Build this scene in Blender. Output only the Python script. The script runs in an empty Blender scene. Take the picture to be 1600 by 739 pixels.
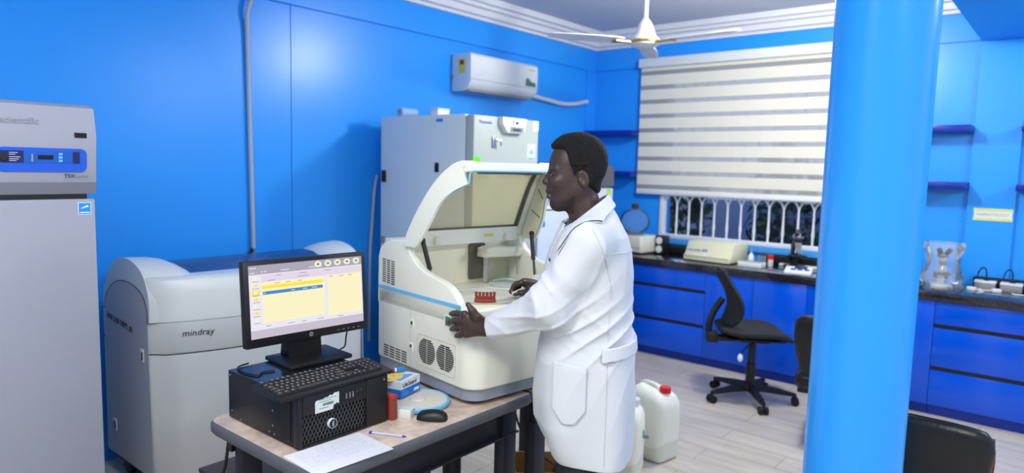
import bpy, bmesh, math, random
import numpy as np
from mathutils import Matrix, Vector
random.seed(7)
SC = bpy.context.scene
COL = SC.collection
PI = math.pi
R = math.radians

# ------------------------------------------------------------------ camera, world, light, exposure
cam_d = bpy.data.cameras.new('camera'); cam = bpy.data.objects.new('camera', cam_d); COL.objects.link(cam)
SC.camera = cam
CAM_H = 1.65
yaw, pitch, roll = R(39.70), R(-5.88), R(1.397)
_f = Vector((math.cos(yaw) * math.cos(pitch), math.sin(yaw) * math.cos(pitch), math.sin(pitch)))
_r = Vector((math.sin(yaw), -math.cos(yaw), 0)); _u = _r.cross(_f)
_r2 = math.cos(roll) * _r + math.sin(roll) * _u
_u2 = -math.sin(roll) * _r + math.cos(roll) * _u
cam.matrix_world = Matrix(((_r2.x, _u2.x, -_f.x, 0), (_r2.y, _u2.y, -_f.y, 0), (_r2.z, _u2.z, -_f.z, CAM_H), (0, 0, 0, 1)))
cam_d.sensor_width = 36.0
cam_d.lens = 36.0 * 1069 / 1600
cam_d.clip_start = 0.05
cam_d.dof.use_dof = True
cam_d.dof.focus_distance = 2.35
cam_d.dof.aperture_fstop = 2.0

SC.view_settings.view_transform = 'Standard'
SC.view_settings.look = 'None'
SC.view_settings.gamma = 1.0
SC.view_settings.use_curve_mapping = False
SC.view_settings.exposure = 0.0

w = bpy.data.worlds.new('dusk'); SC.world = w; w.use_nodes = True
w.node_tree.nodes['Background'].inputs[0].default_value = (0.11, 0.13, 0.18, 1)
w.node_tree.nodes['Background'].inputs[1].default_value = 15.0

def lamp(name, loc, power, radius, color=(1, 0.955, 0.87)):
    d = bpy.data.lights.new(name, 'POINT'); d.energy = power; d.shadow_soft_size = radius; d.color = color
    o = bpy.data.objects.new(name, d); COL.objects.link(o); o.location = loc
    return o
def panel(name, loc, power, sx, sy, color=(1, 0.955, 0.87)):
    d = bpy.data.lights.new(name, 'AREA'); d.shape = 'RECTANGLE'; d.size = sx; d.size_y = sy; d.energy = power; d.color = color
    o = bpy.data.objects.new(name, d); COL.objects.link(o); o.location = loc
    return o
lamp('bulb_or_fill_light', (4.2, 1.5, 2.72), 105, 0.11)
lamp('bulb_or_fill_light', (0.6, -1.2, 2.72), 100, 0.16)
lamp('bulb_or_fill_light', (4.3, -1.6, 2.72), 90, 0.14)
lamp('bulb_or_fill_light', (-1.3, 1.4, 2.72), 45, 0.16)  # added fill lamp, not a room bulb; brightens the fridge and analyzer sides
panel('added_fill_panel', (0.15, 0.85, 2.93), 82, 1.3, 1.3)  # unseen fill panel, added to brighten the floor analyzer side and the table

# ------------------------------------------------------------------ materials
def lin(c):
    c = c / 255.0
    return c / 12.92 if c <= 0.04045 else ((c + 0.055) / 1.055) ** 2.4
MATS = {}
def M(name, rgb, rough=0.5, metal=0.0, spec=0.5, coat=0.0, noise=None, bump=None, emit=None, alpha=1.0, trans=0.0, ior=1.45, sss=0.0):
    """rgb is 0-255 sRGB. noise=(scale, amount) varies colour; bump=(scale, strength)."""
    if name in MATS: return MATS[name]
    m = bpy.data.materials.new(name); m.use_nodes = True
    nt = m.node_tree; b = nt.nodes['Principled BSDF']
    c = (lin(rgb[0]), lin(rgb[1]), lin(rgb[2]), 1)
    b.inputs['Base Color'].default_value = c
    b.inputs['Roughness'].default_value = rough
    b.inputs['Metallic'].default_value = metal
    b.inputs['Specular IOR Level'].default_value = spec
    b.inputs['Coat Weight'].default_value = coat
    b.inputs['Alpha'].default_value = alpha
    b.inputs['Transmission Weight'].default_value = trans
    b.inputs['IOR'].default_value = ior
    b.inputs['Subsurface Weight'].default_value = sss
    if emit:
        b.inputs['Emission Color'].default_value = c; b.inputs['Base Color'].default_value = (.01, .01, .01, 1)
        b.inputs['Emission Strength'].default_value = emit
    tc = None
    if noise or bump:
        tc = nt.nodes.new('ShaderNodeTexCoord')
    if noise:
        n = nt.nodes.new('ShaderNodeTexNoise'); n.inputs['Scale'].default_value = noise[0]; n.inputs['Detail'].default_value = 5
        nt.links.new(tc.outputs['Object'], n.inputs['Vector'])
        mx = nt.nodes.new('ShaderNodeMix'); mx.data_type = 'RGBA'
        k = noise[1]
        mx.inputs['A'].default_value = (c[0] * (1 - k), c[1] * (1 - k), c[2] * (1 - k), 1)
        mx.inputs['B'].default_value = (min(1, c[0] * (1 + k)), min(1, c[1] * (1 + k)), min(1, c[2] * (1 + k)), 1)
        nt.links.new(n.outputs['Fac'], mx.inputs['Factor'])
        nt.links.new(mx.outputs['Result'], b.inputs['Base Color'])
    if bump:
        n = nt.nodes.new('ShaderNodeTexNoise'); n.inputs['Scale'].default_value = bump[0]; n.inputs['Detail'].default_value = 4
        nt.links.new(tc.outputs['Object'], n.inputs['Vector'])
        bp = nt.nodes.new('ShaderNodeBump'); bp.inputs['Strength'].default_value = bump[1]; bp.inputs['Distance'].default_value = 0.01
        nt.links.new(n.outputs['Fac'], bp.inputs['Height'])
        nt.links.new(bp.outputs['Normal'], b.inputs['Normal'])
    MATS[name] = m
    return m

WALL = M('wall_blue_gloss', (38, 156, 255), 0.30, spec=0.5, noise=(1.3, .04), bump=(9, .06))
BAND = M('band_blue_gloss', (36, 152, 252), 0.35, noise=(1.3, .04), bump=(9, .05))
COLUMN = M('column_blue_gloss', (48, 160, 255), 0.22, noise=(2, .03), bump=(5, .10))
CEIL = M('ceiling_white', (196, 202, 216), 0.7, noise=(2, .03))
CORN = M('cornice_white', (222, 224, 230), 0.5)
BACKW = M('far_wall_paint', (200, 208, 220), 0.6)
CAB = M('cabinet_blue', (0, 84, 220), 0.2, coat=0.15, noise=(2, .04))
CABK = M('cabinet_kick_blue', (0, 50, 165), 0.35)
CHANNEL = M('drawer_channel_dark', (40, 42, 62), 0.35, metal=0.4)
SHELF = M('shelf_dark_blue', (10, 42, 150), 0.3)
GRANITE = M('granite_black', (34, 34, 44), 0.12, noise=(60, .5), coat=0.5)
WHITE = M('white_plastic', (226, 230, 232), 0.35)
WFRAME = M('white_window_paint', (226, 230, 234), 0.4)
CREAM = M('cream_plastic', (222, 222, 206), 0.4, bump=(300, .03))
CREAM2 = M('warm_cream_plastic', (214, 212, 180), 0.45)
MACH = M('machine_light_grey', (200, 204, 205), 0.42, bump=(350, .04))
MACHW = M('machine_hood_white', (216, 224, 224), 0.32)
ANW = M('analyzer_white', (231, 233, 219), 0.38)
ANIN = M('analyzer_inner_cream', (224, 222, 196), 0.42)
ANB = M('analyzer_base_grey', (140, 148, 160), 0.5)
CYAN = M('cyan_trim', (110, 190, 232), 0.4)
FREEZ = M('freezer_grey', (152, 156, 170), 0.42, bump=(400, .04))
FREEZH = M('freezer_header_grey', (156, 160, 174), 0.4)
FREEZD = M('freezer_lip_grey', (128, 132, 146), 0.45)
FPAN = M('freezer_panel_blue', (34, 92, 208), 0.35)
FPANL = M('freezer_display_blue', (22, 92, 190), 0.35)
PANS = M('fridge_side_grey', (216, 228, 230), 0.42, noise=(1.2, .05))
PANF = M('fridge_front_grey', (176, 186, 178), 0.42)
BLACK = M('black_plastic', (22, 22, 26), 0.42)
BLACKM = M('black_matte', (16, 16, 19), 0.6)
BLACKS = M('black_steel', (24, 25, 29), 0.38, metal=0.2, bump=(500, .05))
PCTOP = M('pc_panel_black', (18, 20, 26), 0.25, coat=.2)
DKGREY = M('dark_grey_plastic', (58, 60, 66), 0.5)
GREY = M('grey_plastic', (140, 144, 150), 0.5)
SILVER = M('silver_metal', (190, 192, 196), 0.28, metal=0.9)
DARKVENT = M('vent_dark', (60, 62, 60), 0.7)
SCREENG = M('dark_display', (26, 24, 30), 0.2)
RED = M('red_plastic', (222, 22, 24), 0.35)
BRICKRED = M('brick_red_plastic', (140, 62, 48), 0.55)
LEATHER = M('black_leather', (26, 27, 31), 0.32, bump=(70, .12))
MESHF = M('black_chair_fabric', (34, 37, 40), 0.85, bump=(500, .25))
PAPER = M('paper_white', (216, 219, 230), 0.6)
INK = M('ink_grey', (150, 152, 170), 0.7)
INKD = M('ink_dark', (50, 54, 66), 0.7)
BLUEINK = M('logo_blue', (40, 70, 190), 0.5)
STICKB = M('sticker_blue', (40, 140, 225), 0.5)
STICKW = M('sticker_white', (226, 240, 246), 0.5)
GREENST = M('sticker_green', (110, 230, 40), 0.5)
YELLOW = M('label_yellow', (226, 214, 70), 0.55)
GOLD = M('brass_trim', (196, 160, 70), 0.3, metal=0.9)
FANW = M('fan_white', (228, 230, 234), 0.35)
CARD = M('cardboard', (170, 128, 74), 0.8, noise=(8, .1))
CABLE = M('cable_black', (20, 20, 24), 0.5)
CABLEG = M('conduit_grey', (170, 180, 200), 0.5)
STEELT = M('table_frame_steel', (44, 46, 52), 0.4, metal=.3)
TEDGE = M('table_edge_grey', (86, 90, 96), 0.45)
GREEN = M('switch_green', (40, 150, 80), 0.4)

def glass_mat(name, rgb, opacity, rough=0.05, spec_mix=0.12, tint=(255, 255, 255)):
    m = bpy.data.materials.new(name); m.use_nodes = True; nt = m.node_tree
    nt.nodes.remove(nt.nodes['Principled BSDF']); out = nt.nodes['Material Output']
    tr = nt.nodes.new('ShaderNodeBsdfTransparent'); df = nt.nodes.new('ShaderNodeBsdfDiffuse')
    tr.inputs[0].default_value = (lin(tint[0]), lin(tint[1]), lin(tint[2]), 1)
    c = (lin(rgb[0]), lin(rgb[1]), lin(rgb[2]), 1); df.inputs[0].default_value = c
    mx = nt.nodes.new('ShaderNodeMixShader'); mx.inputs[0].default_value = opacity
    nt.links.new(tr.outputs[0], mx.inputs[1]); nt.links.new(df.outputs[0], mx.inputs[2])
    gl = nt.nodes.new('ShaderNodeBsdfGlossy'); gl.inputs['Roughness'].default_value = rough
    fr = nt.nodes.new('ShaderNodeLayerWeight'); fr.inputs[0].default_value = spec_mix
    mx2 = nt.nodes.new('ShaderNodeMixShader'); nt.links.new(fr.outputs['Fresnel'], mx2.inputs[0])
    nt.links.new(mx.outputs[0], mx2.inputs[1]); nt.links.new(gl.outputs[0], mx2.inputs[2])
    nt.links.new(mx2.outputs[0], out.inputs[0])
    MATS[name] = m
    return m
SMOKE = glass_mat('smoked_lid_glass', (240, 228, 190), 0.16, tint=(250, 243, 222))
CLEAR = glass_mat('clear_dome_glass', (150, 185, 225), 0.16)
WGLASS = glass_mat('window_glass_dark', (30, 34, 44), 0.25, spec_mix=.10)
SHEER = glass_mat('blind_sheer_mesh', (172, 174, 176), 0.62, rough=.6, spec_mix=.01)
BLUELID = glass_mat('tinted_blue_cover', (44, 84, 146), 0.85, rough=.12, spec_mix=.2)
BAG = glass_mat('clear_plastic_bag', (220, 226, 232), 0.22, rough=.12, spec_mix=.25)
MILK = M('translucent_jerrycan', (246, 246, 230), 0.4, sss=0.0, noise=(3, .03))
MILKD = M('jerrycan_liquid_level', (226, 228, 210), 0.4)
SLAT = M('blind_cream_band', (226, 224, 208), 0.75, bump=(400, .05))

def floor_mat():
    m = bpy.data.materials.new('floor_wood_tile'); m.use_nodes = True; nt = m.node_tree; b = nt.nodes['Principled BSDF']
    tc = nt.nodes.new('ShaderNodeTexCoord'); mp = nt.nodes.new('ShaderNodeMapping'); mp.inputs['Rotation'].default_value = (0, 0, R(90))
    nt.links.new(tc.outputs['Object'], mp.inputs['Vector'])
    br = nt.nodes.new('ShaderNodeTexBrick'); br.offset = 0.33
    br.inputs['Color1'].default_value = (lin(216), lin(210), lin(196), 1); br.inputs['Color2'].default_value = (lin(208), lin(201), lin(188), 1)
    br.inputs['Mortar'].default_value = (lin(160), lin(152), lin(146), 1)
    br.inputs['Scale'].default_value = 1.0; br.inputs['Mortar Size'].default_value = 0.0025
    br.inputs['Brick Width'].default_value = 1.2; br.inputs['Row Height'].default_value = 0.2
    nt.links.new(mp.outputs[0], br.inputs['Vector'])
    mp2 = nt.nodes.new('ShaderNodeMapping'); mp2.inputs['Scale'].default_value = (9, 1.3, 1)
    nt.links.new(tc.outputs['Object'], mp2.inputs['Vector'])
    n = nt.nodes.new('ShaderNodeTexNoise'); n.inputs['Scale'].default_value = 1.6; n.inputs['Detail'].default_value = 6; n.inputs['Roughness'].default_value = .6
    nt.links.new(mp2.outputs[0], n.inputs['Vector'])
    rmp = nt.nodes.new('ShaderNodeValToRGB'); rmp.color_ramp.elements[0].position = .3; rmp.color_ramp.elements[1].position = .75
    rmp.color_ramp.elements[0].color = (.72, .70, .68, 1); rmp.color_ramp.elements[1].color = (1.06, 1.05, 1.03, 1)
    nt.links.new(n.outputs['Fac'], rmp.inputs[0])
    mx = nt.nodes.new('ShaderNodeMix'); mx.data_type = 'RGBA'; mx.blend_type = 'MULTIPLY'; mx.inputs['Factor'].default_value = 1
    nt.links.new(br.outputs['Color'], mx.inputs['A']); nt.links.new(rmp.outputs[0], mx.inputs['B'])
    nt.links.new(mx.outputs['Result'], b.inputs['Base Color'])
    b.inputs['Roughness'].default_value = .32
    return m
FLOOR = floor_mat()
def laminate():
    m = bpy.data.materials.new('table_laminate'); m.use_nodes = True; nt = m.node_tree; b = nt.nodes['Principled BSDF']
    tc = nt.nodes.new('ShaderNodeTexCoord')
    n = nt.nodes.new('ShaderNodeTexNoise'); n.inputs['Scale'].default_value = 14; n.inputs['Detail'].default_value = 8; n.inputs['Roughness'].default_value = .65
    nt.links.new(tc.outputs['Object'], n.inputs['Vector'])
    rmp = nt.nodes.new('ShaderNodeValToRGB'); rmp.color_ramp.elements[0].position = .32; rmp.color_ramp.elements[1].position = .68
    rmp.color_ramp.elements[0].color = (lin(172), lin(150), lin(136), 1); rmp.color_ramp.elements[1].color = (lin(226), lin(208), lin(192), 1)
    nt.links.new(n.outputs['Fac'], rmp.inputs[0]); nt.links.new(rmp.outputs[0], b.inputs['Base Color'])
    b.inputs['Roughness'].default_value = .38
    return m
LAMIN = laminate()

# ------------------------------------------------------------------ mesh helpers
def finish(name, me, mat, parent=None, loc=None, rotz=None, smooth=35, matrix=None):
    if isinstance(mat, (list, tuple)):
        for q in mat: me.materials.append(q)
    elif mat: me.materials.append(mat)
    if smooth:
        me.polygons.foreach_set('use_smooth', [True] * len(me.polygons))
        me.set_sharp_from_angle(angle=R(smooth))
    o = bpy.data.objects.new(name, me); COL.objects.link(o)
    if matrix is not None: o.matrix_basis = matrix
    if loc is not None: o.location = loc
    if rotz is not None: o.rotation_euler = (0, 0, rotz)
    if parent is not None: o.parent = parent
    return o
class MB:
    """collects shapes into one mesh"""
    def __init__(s): s.bm = bmesh.new()
    def add(s, verts, faces, mi=0):
        vs = [s.bm.verts.new(v) for v in verts]
        out = []
        for f in faces:
            try:
                q = s.bm.faces.new([vs[i] for i in f]); q.material_index = mi; out.append(q)
            except ValueError: pass
        return vs, out
    def box(s, x0, x1, y0, y1, z0, z1, bev=0.0, seg=2, mi=0, mat=None):
        v = [(x, y, z) for z in (z0, z1) for y in (y0, y1) for x in (x0, x1)]
        if mat is not None: v = [mat @ Vector(p) for p in v]
        vs, fs = s.add(v, [(0, 2, 3, 1), (4, 5, 7, 6), (0, 1, 5, 4), (2, 6, 7, 3), (0, 4, 6, 2), (1, 3, 7, 5)], mi)
        if bev > 0:
            es = list({e for f in fs for e in f.edges})
            bmesh.ops.bevel(s.bm, geom=es, offset=bev, segments=seg, affect='EDGES', profile=.5, material=-1)
        return s
    def prism(s, poly, h0, h1, plane='xy', bev=0.0, seg=2, mi=0, mat=None):
        """poly: 2D outline; extruded along the remaining axis from h0 to h1"""
        def P(a, b, h):
            p = (a, b, h) if plane == 'xy' else ((h, a, b) if plane == 'yz' else (a, h, b))
            return mat @ Vector(p) if mat is not None else p
        n = len(poly)
        v = [P(a, b, h0) for a, b in poly] + [P(a, b, h1) for a, b in poly]
        f = [tuple(range(n - 1, -1, -1)), tuple(range(n, 2 * n))] + [(i, (i + 1) % n, n + (i + 1) % n, n + i) for i in range(n)]
        vs, fs = s.add(v, f, mi)
        bmesh.ops.recalc_face_normals(s.bm, faces=fs)
        if bev > 0:
            es = list({e for q in fs[:2] for e in q.edges})
            bmesh.ops.bevel(s.bm, geom=es, offset=bev, segments=seg, affect='EDGES', profile=.5, material=-1)
        return s
    def loft(s, rings, cap0=True, cap1=True, closed=True, mi=0):
        n = len(rings[0]); v = [p for r in rings for p in r]; f = []
        m = n if closed else n - 1
        for k in range(len(rings) - 1):
            for i in range(m):
                j = (i + 1) % n
                f.append((k * n + i, k * n + j, (k + 1) * n + j, (k + 1) * n + i))
        if cap0: f.append(tuple(range(n - 1, -1, -1)))
        if cap1: f.append(tuple(range((len(rings) - 1) * n, len(rings) * n)))
        vs, fs = s.add(v, f, mi)
        bmesh.ops.recalc_face_normals(s.bm, faces=fs)
        return s
    def lathe(s, prof, c=(0, 0, 0), n=32, mi=0, axis='z', cap=True):
        rings = []
        for r, h in prof:
            ring = []
            for i in range(n):
                a = 2 * PI * i / n; x, y = r * math.cos(a), r * math.sin(a)
                p = {'z': (x, y, h), 'x': (h, x, y), 'y': (x, h, y)}[axis]
                ring.append((c[0] + p[0], c[1] + p[1], c[2] + p[2]))
            rings.append(ring)
        return s.loft(rings, cap, cap, True, mi)
    def tube(s, pts, r, n=10, mi=0, cap=True):
        pts = [Vector(p) for p in pts]; rings = []
        rs = r if isinstance(r, (list, tuple)) else [r] * len(pts)
        t0 = (pts[1] - pts[0]).normalized(); ref = Vector((0, 0, 1)) if abs(t0.z) < .9 else Vector((1, 0, 0))
        u = t0.cross(ref).normalized()
        for i, p in enumerate(pts):
            t = (pts[min(i + 1, len(pts) - 1)] - pts[max(i - 1, 0)]).normalized()
            u = (u - t * u.dot(t)).normalized(); v = t.cross(u)
            rings.append([p + rs[i] * (math.cos(2 * PI * k / n) * u + math.sin(2 * PI * k / n) * v) for k in range(n)])
        return s.loft(rings, cap, cap, True, mi)
    def ell(s, c, r, n=20, m=12, mi=0, mat=None):
        rings = []
        for j in range(1, m):
            th = PI * j / m - PI / 2
            rings.append([Vector((c[0] + r[0] * math.cos(th) * math.cos(2 * PI * i / n), c[1] + r[1] * math.cos(th) * math.sin(2 * PI * i / n), c[2] + r[2] * math.sin(th))) for i in range(n)])
        if mat is not None: rings = [[mat @ p for p in q] for q in rings]
        return s.loft(rings, True, True, True, mi)
    def quad(s, a, b, c, d, mi=0):
        s.add([a, b, c, d], [(0, 1, 2, 3)], mi); return s
    def build(s, name, mat, parent=None, loc=None, rotz=None, smooth=35, matrix=None):
        me = bpy.data.meshes.new(name); s.bm.to_mesh(me); s.bm.free()
        return finish(name, me, mat, parent, loc, rotz, smooth, matrix)
def bez(pts, n=8):
    """Catmull-Rom through the points"""
    P = [Vector(p) for p in pts]; P = [2 * P[0] - P[1]] + P + [2 * P[-1] - P[-2]]; out = []
    for i in range(1, len(P) - 2):
        for k in range(n):
            t = k / n; a, b, c, d = P[i - 1:i + 3]
            out.append(.5 * (2 * b + (c - a) * t + (2 * a - 5 * b + 4 * c - d) * t * t + (3 * b - a - 3 * c + d) * t ** 3))
    out.append(P[-2]); return out
def rrect(x0, x1, y0, y1, r, n=6):
    rs = r if isinstance(r, (list, tuple)) else (r,) * 4      # corners: x0y0, x1y0, x1y1, x0y1
    out = []
    for (cx, cy, a0, rr) in ((x0 + rs[0], y0 + rs[0], PI, rs[0]), (x1 - rs[1], y0 + rs[1], 1.5 * PI, rs[1]), (x1 - rs[2], y1 - rs[2], 0, rs[2]), (x0 + rs[3], y1 - rs[3], .5 * PI, rs[3])):
        for k in range(n + 1):
            a = a0 + .5 * PI * k / n; out.append((cx + rr * math.cos(a), cy + rr * math.sin(a)))
    return out
def circ(cx, cy, r, n=24, ry=None): return [(cx + r * math.cos(2 * PI * i / n), cy + (ry or r) * math.sin(2 * PI * i / n)) for i in range(n)]
def tag(o, label, cat, group=None):
    o['label'] = label; o['category'] = cat
    if group: o['group'] = group
    return o
def thing(name, label, cat, loc=(0, 0, 0), rotz=0, group=None):
    o = bpy.data.objects.new(name, None); COL.objects.link(o); o.empty_display_size = .1
    o.location = loc; o.rotation_euler = (0, 0, rotz)
    return tag(o, label, cat, group)
def struct(o): o['kind'] = 'structure'; return o
def copy_tree(o, parent=None):
    c = o.copy(); COL.objects.link(c); c.parent = parent
    for ch in list(o.children): copy_tree(ch, c)
    return c
def text(name, body, size, mat, origin, xdir, ydir, parent=None, align='LEFT', depth=.0006, shear=0.0, xs=1.0):
    """flat lettering with thickness, written along xdir with its top towards ydir"""
    cu = bpy.data.curves.new(name, 'FONT'); cu.body = body; cu.size = size; cu.extrude = depth; cu.align_x = align; cu.shear = shear
    cu.resolution_u = 2
    t = bpy.data.objects.new(name, cu); COL.objects.link(t)
    dg = bpy.context.evaluated_depsgraph_get(); dg.update()
    me = bpy.data.meshes.new_from_object(t.evaluated_get(dg)); me.name = name
    bpy.data.objects.remove(t); bpy.data.curves.remove(cu)
    X = Vector(xdir).normalized(); Y = Vector(ydir).normalized(); Zv = X.cross(Y)
    mt = Matrix(((X.x * xs, Y.x, Zv.x, origin[0]), (X.y * xs, Y.y, Zv.y, origin[1]), (X.z * xs, Y.z, Zv.z, origin[2]), (0, 0, 0, 1)))
    me.transform(mt); me.materials.clear()
    return finish(name, me, mat, parent, smooth=0)
XR, YL, XB, YF, ZC = 6.02, 3.95, -2.6, -3.2, 2.98
# ------------------------------------------------------------------ the room
struct(MB().box(XB - .1, XR + .3, YF - .1, YL + .3, -.1, 0).build('floor', FLOOR, smooth=0))
struct(MB().box(XB - .1, XR + .3, YF - .1, YL + .3, ZC, ZC + .1).build('ceiling', CEIL, smooth=0))
b = MB()
b.box(2.51, XR + .3, YL, YL + .2, 0, 2.63)                 # main wall face, with the panel joint at x = 2.51
b.box(XB - .1, 2.507, YL + .004, YL + .2, 0, 2.63)
b.box(XB - .1, XR + .3, YL - .025, YL + .2, 2.63, ZC)      # the upper band stands proud of the wall
struct(b.build('wall_left', WALL, smooth=0))
WY0, WY1, WZ0, WZ1 = 1.18, 3.136, 1.0, 2.6
b = MB()
b.box(XR, XR + .2, YF, WY0, 0, 2.63); b.box(XR, XR + .2, WY1, YL + .2, 0, 2.63)
b.box(XR, XR + .2, WY0, WY1, 0, WZ0); b.box(XR, XR + .2, WY0, WY1, WZ1, 2.63)
b.box(XR - .025, XR + .2, YF, YL - .025, 2.63, ZC)
struct(b.build('wall_right', WALL, smooth=0))
struct(MB().box(XB - .1, XB, YF, YL, 0, ZC).build('wall_back', BACKW, smooth=0))
struct(MB().box(XB - .1, XR + .2, YF - .1, YF, 0, ZC).build('wall_front', BACKW, smooth=0))
# corner pilaster, pillar and ceiling beam
struct(MB().box(5.86, XR, YL - .02, YL + .05, 0, 2.63).build('trim_1', WALL, smooth=0))
struct(MB().box(XR - .03, XR + .05, .36, .645, 0, 2.63).build('trim_2', WALL, smooth=0))
struct(MB().box(-1.0, XR - .02, -.05, .648, 2.622, ZC + .01).build('trim_3', BAND, smooth=0))
# stepped cornice: a profile swept along the left and the right wall, mitred in the corner
prof = [(0, 2.828), (.035, 2.828), (.04, 2.85), (.075, 2.856), (.08, 2.90), (.12, 2.906), (.125, 2.93), (.165, 2.934), (.17, ZC), (0, ZC)]
def cornice(pts_of):
    b = MB(); b.loft([[pts_of(k, d, z) for d, z in prof] for k in range(2)]); return b
struct(cornice(lambda k, d, z: ((XB, YL - .024 - d, z) if k == 0 else (XR - .024 - d, YL - .024 - d, z))).build('trim_4', CORN, smooth=0))
struct(cornice(lambda k, d, z: ((XR - .024 - d, .60, z) if k == 0 else (XR - .024 - d, YL - .024 - d, z))).build('trim_5', CORN, smooth=0))
# round column
ring = MB()
ring.lathe([(.148, 0), (.148, .02), (.1405, .04), (.1405, 2.30), (.141, 2.302), (.141, 2.318), (.1405, 2.32), (.1405, 2.63)], (2.296, .489, 0), n=64)
tag(ring.build('round_column', COLUMN, smooth=40), 'round blue gloss painted column standing in the foreground', 'column')

# window with white burglar bars, dark panes and the blue strip under it
wf = thing('window_1', 'window behind the banded blind with white arched bars', 'window', (XR, 0, 0)); struct(wf)
del wf['category']
b = MB()
b.box(-.02, .06, WY1 - .04, WY1, WZ0, WZ1, .004); b.box(-.02, .06, WY0, WY0 + .04, WZ0, WZ1, .004)
b.box(-.02, .06, WY0 + .04, WY1 - .04, WZ0, WZ0 + .035, .004); b.box(-.02, .06, WY0 + .04, WY1 - .04, WZ1 - .04, WZ1, .004)
b.build('window_frame', WFRAME, wf)
b = MB(); b.box(.075, .081, WY0 + .001, WY1 - .001, WZ0 + .001, WZ1 - .001); b.build('window_pane', WGLASS, wf, smooth=0)
b = MB()
nb = 15; gy = (WY1 - WY0 - .08) / nb
for k in range(1, nb):
    y = WY0 + .04 + gy * k
    b.lathe([(.009, WZ0 + .03), (.010, 1.09), (.014, 1.13), (.010, 1.17), (.008, 1.3), (.008, 1.34)], (.02, y, 0), n=10)
for k in range(nb):
    y0 = WY0 + .04 + gy * k; pts = []
    for i in range(9):      # pointed arch over each gap
        t = i / 8; a = t * PI
        pts.append((.02, y0 + gy * t, 1.335 + .075 * math.sin(a) ** .7))
    b.tube(pts, .0085, 8)
b.box(.008, .032, WY0 + .04, WY1 - .04, 1.40, 1.43)
for k in range(1, nb):
    y = WY0 + .04 + gy * k; b.box(.012, .028, y - .006, y + .006, 1.43, WZ1 - .04)
b.build('window_grille', WFRAME, wf)
tag(MB().box(XR - .035, XR + .001, WY0 - .05, WY1 + .02, .945, .998, .004).build('window_sill', M('sill_light_blue', (70, 160, 235), .35)), 'light blue painted sill strip under the barred window', 'sill')['kind'] = 'structure'
# outside: a boundary wall and dark shrubs, at dusk
struct(MB().box(8.2, 8.4, -2, 7, -.1, 1.30).build('trim_6', M('yard_wall_grey_blue', (140, 160, 196), .8, noise=(1.5, .1)), smooth=0))
struct(MB().box(XR + .2, 12, -3, 8, -.2, -.1).build('trim_7', M('yard_ground', (80, 74, 76), .9, noise=(2, .2)), smooth=0))
rs = np.random.RandomState(3)
for k, (y, x, h) in enumerate(((3.75, 7.6, 1.9), (2.55, 7.9, 2.2), (5.4, 7.8, 2.0))):
    root = thing('yard_shrub', ['dark shrub outside the window behind the leftmost bars', 'dark shrub outside the window behind the middle bars', 'dark shrub outside the window furthest left of the bars'][k], 'shrub', (x, y, -.1))
    t = MB(); t.tube([(0, 0, 0), (.02, .01, h * .4), (0, .03, h * .75)], [.05, .04, .02], 8); t.build('trunk', M('bark_dark', (60, 48, 40), .9), root)
    v = []; f = []
    for i in range(420):
        d = rs.normal(size=3); d /= np.linalg.norm(d); rr = rs.uniform(.5, 1)
        c = np.array([0, 0, h * .62]) + d * rr * np.array([.35, .45, h * .36])
        a = rs.normal(size=3) * .045; e = rs.normal(size=3) * .03; n0 = len(v)
        v += [tuple(c - a), tuple(c + e), tuple(c + a), tuple(c - e)]; f.append((n0, n0 + 1, n0 + 2, n0 + 3))
    m = MB(); m.add(v, f); m.build('foliage', M('leaf_dark_green', (26, 58, 34), .7, noise=(6, .3)), root, smooth=0)

# zebra blind: head box, opaque bands, sheer bands, bottom rail
BY0, BY1 = 1.05, 3.37
bl = thing('window_blind', 'cream and sheer banded roller blind covering the barred window', 'blind', (XR - .06, (BY0 + BY1) / 2, 2.70))
hw = (BY1 - BY0) / 2
MB().box(-.05, .03, -hw - .01, hw + .01, -.085, 0, .008).build('head_box', WHITE, bl)
bands = MB(); sheer = MB(); zc = -.085; seq = []
zt = [2.565 - .1352 * k for k in range(9)]      # sheer gap centres
lo = 1.425; top = 2.615
edges = [top] + [e for z in zt for e in (z + .02, z - .02)] + [lo + .02]
for k in range(0, len(edges), 2):
    bands.box(-.003, -.001, -hw, hw, edges[k + 1] - 2.70, edges[k] - 2.70)
for z in zt: sheer.box(-.0024, -.0016, -hw, hw, z - .021 - 2.70, z + .021 - 2.70)
for k in range(0, len(edges), 2):       # the second layer behind, half a band out of step
    pass
bands.build('opaque_bands', SLAT, bl, smooth=0); sheer.build('sheer_bands', SHEER, bl, smooth=0)
MB().box(-.012, .008, -hw, hw, lo - .012 - 2.70, lo + .022 - 2.70, .005).build('bottom_rail', WHITE, bl)

# dark blue wall shelves
for k, (y0, y1, z0, lab) in enumerate(((3.37, 3.925, 1.97, 'upper dark blue wall shelf left of the banded blind'), (3.37, 3.925, 1.575, 'lower dark blue wall shelf left of the banded blind'),
        (.647, 1.04, 1.968, 'upper dark blue wall shelf between the column and the pillar'), (.647, 1.04, 1.56, 'lower dark blue wall shelf between the column and the pillar'),
        (-.5, .358, 1.968, 'upper dark blue wall shelf right of the pillar'), (-.5, .358, 1.56, 'lower dark blue wall shelf right of the pillar'))):
    t = thing('wall_shelf', lab, 'shelf', (XR, (y0 + y1) / 2, z0), 0, 'dark blue wall shelves')
    h = (y1 - y0) / 2
    MB().box(-.2, 0, -h, h, .002, .052, .003).build('shelf_board', SHELF, t)

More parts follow.
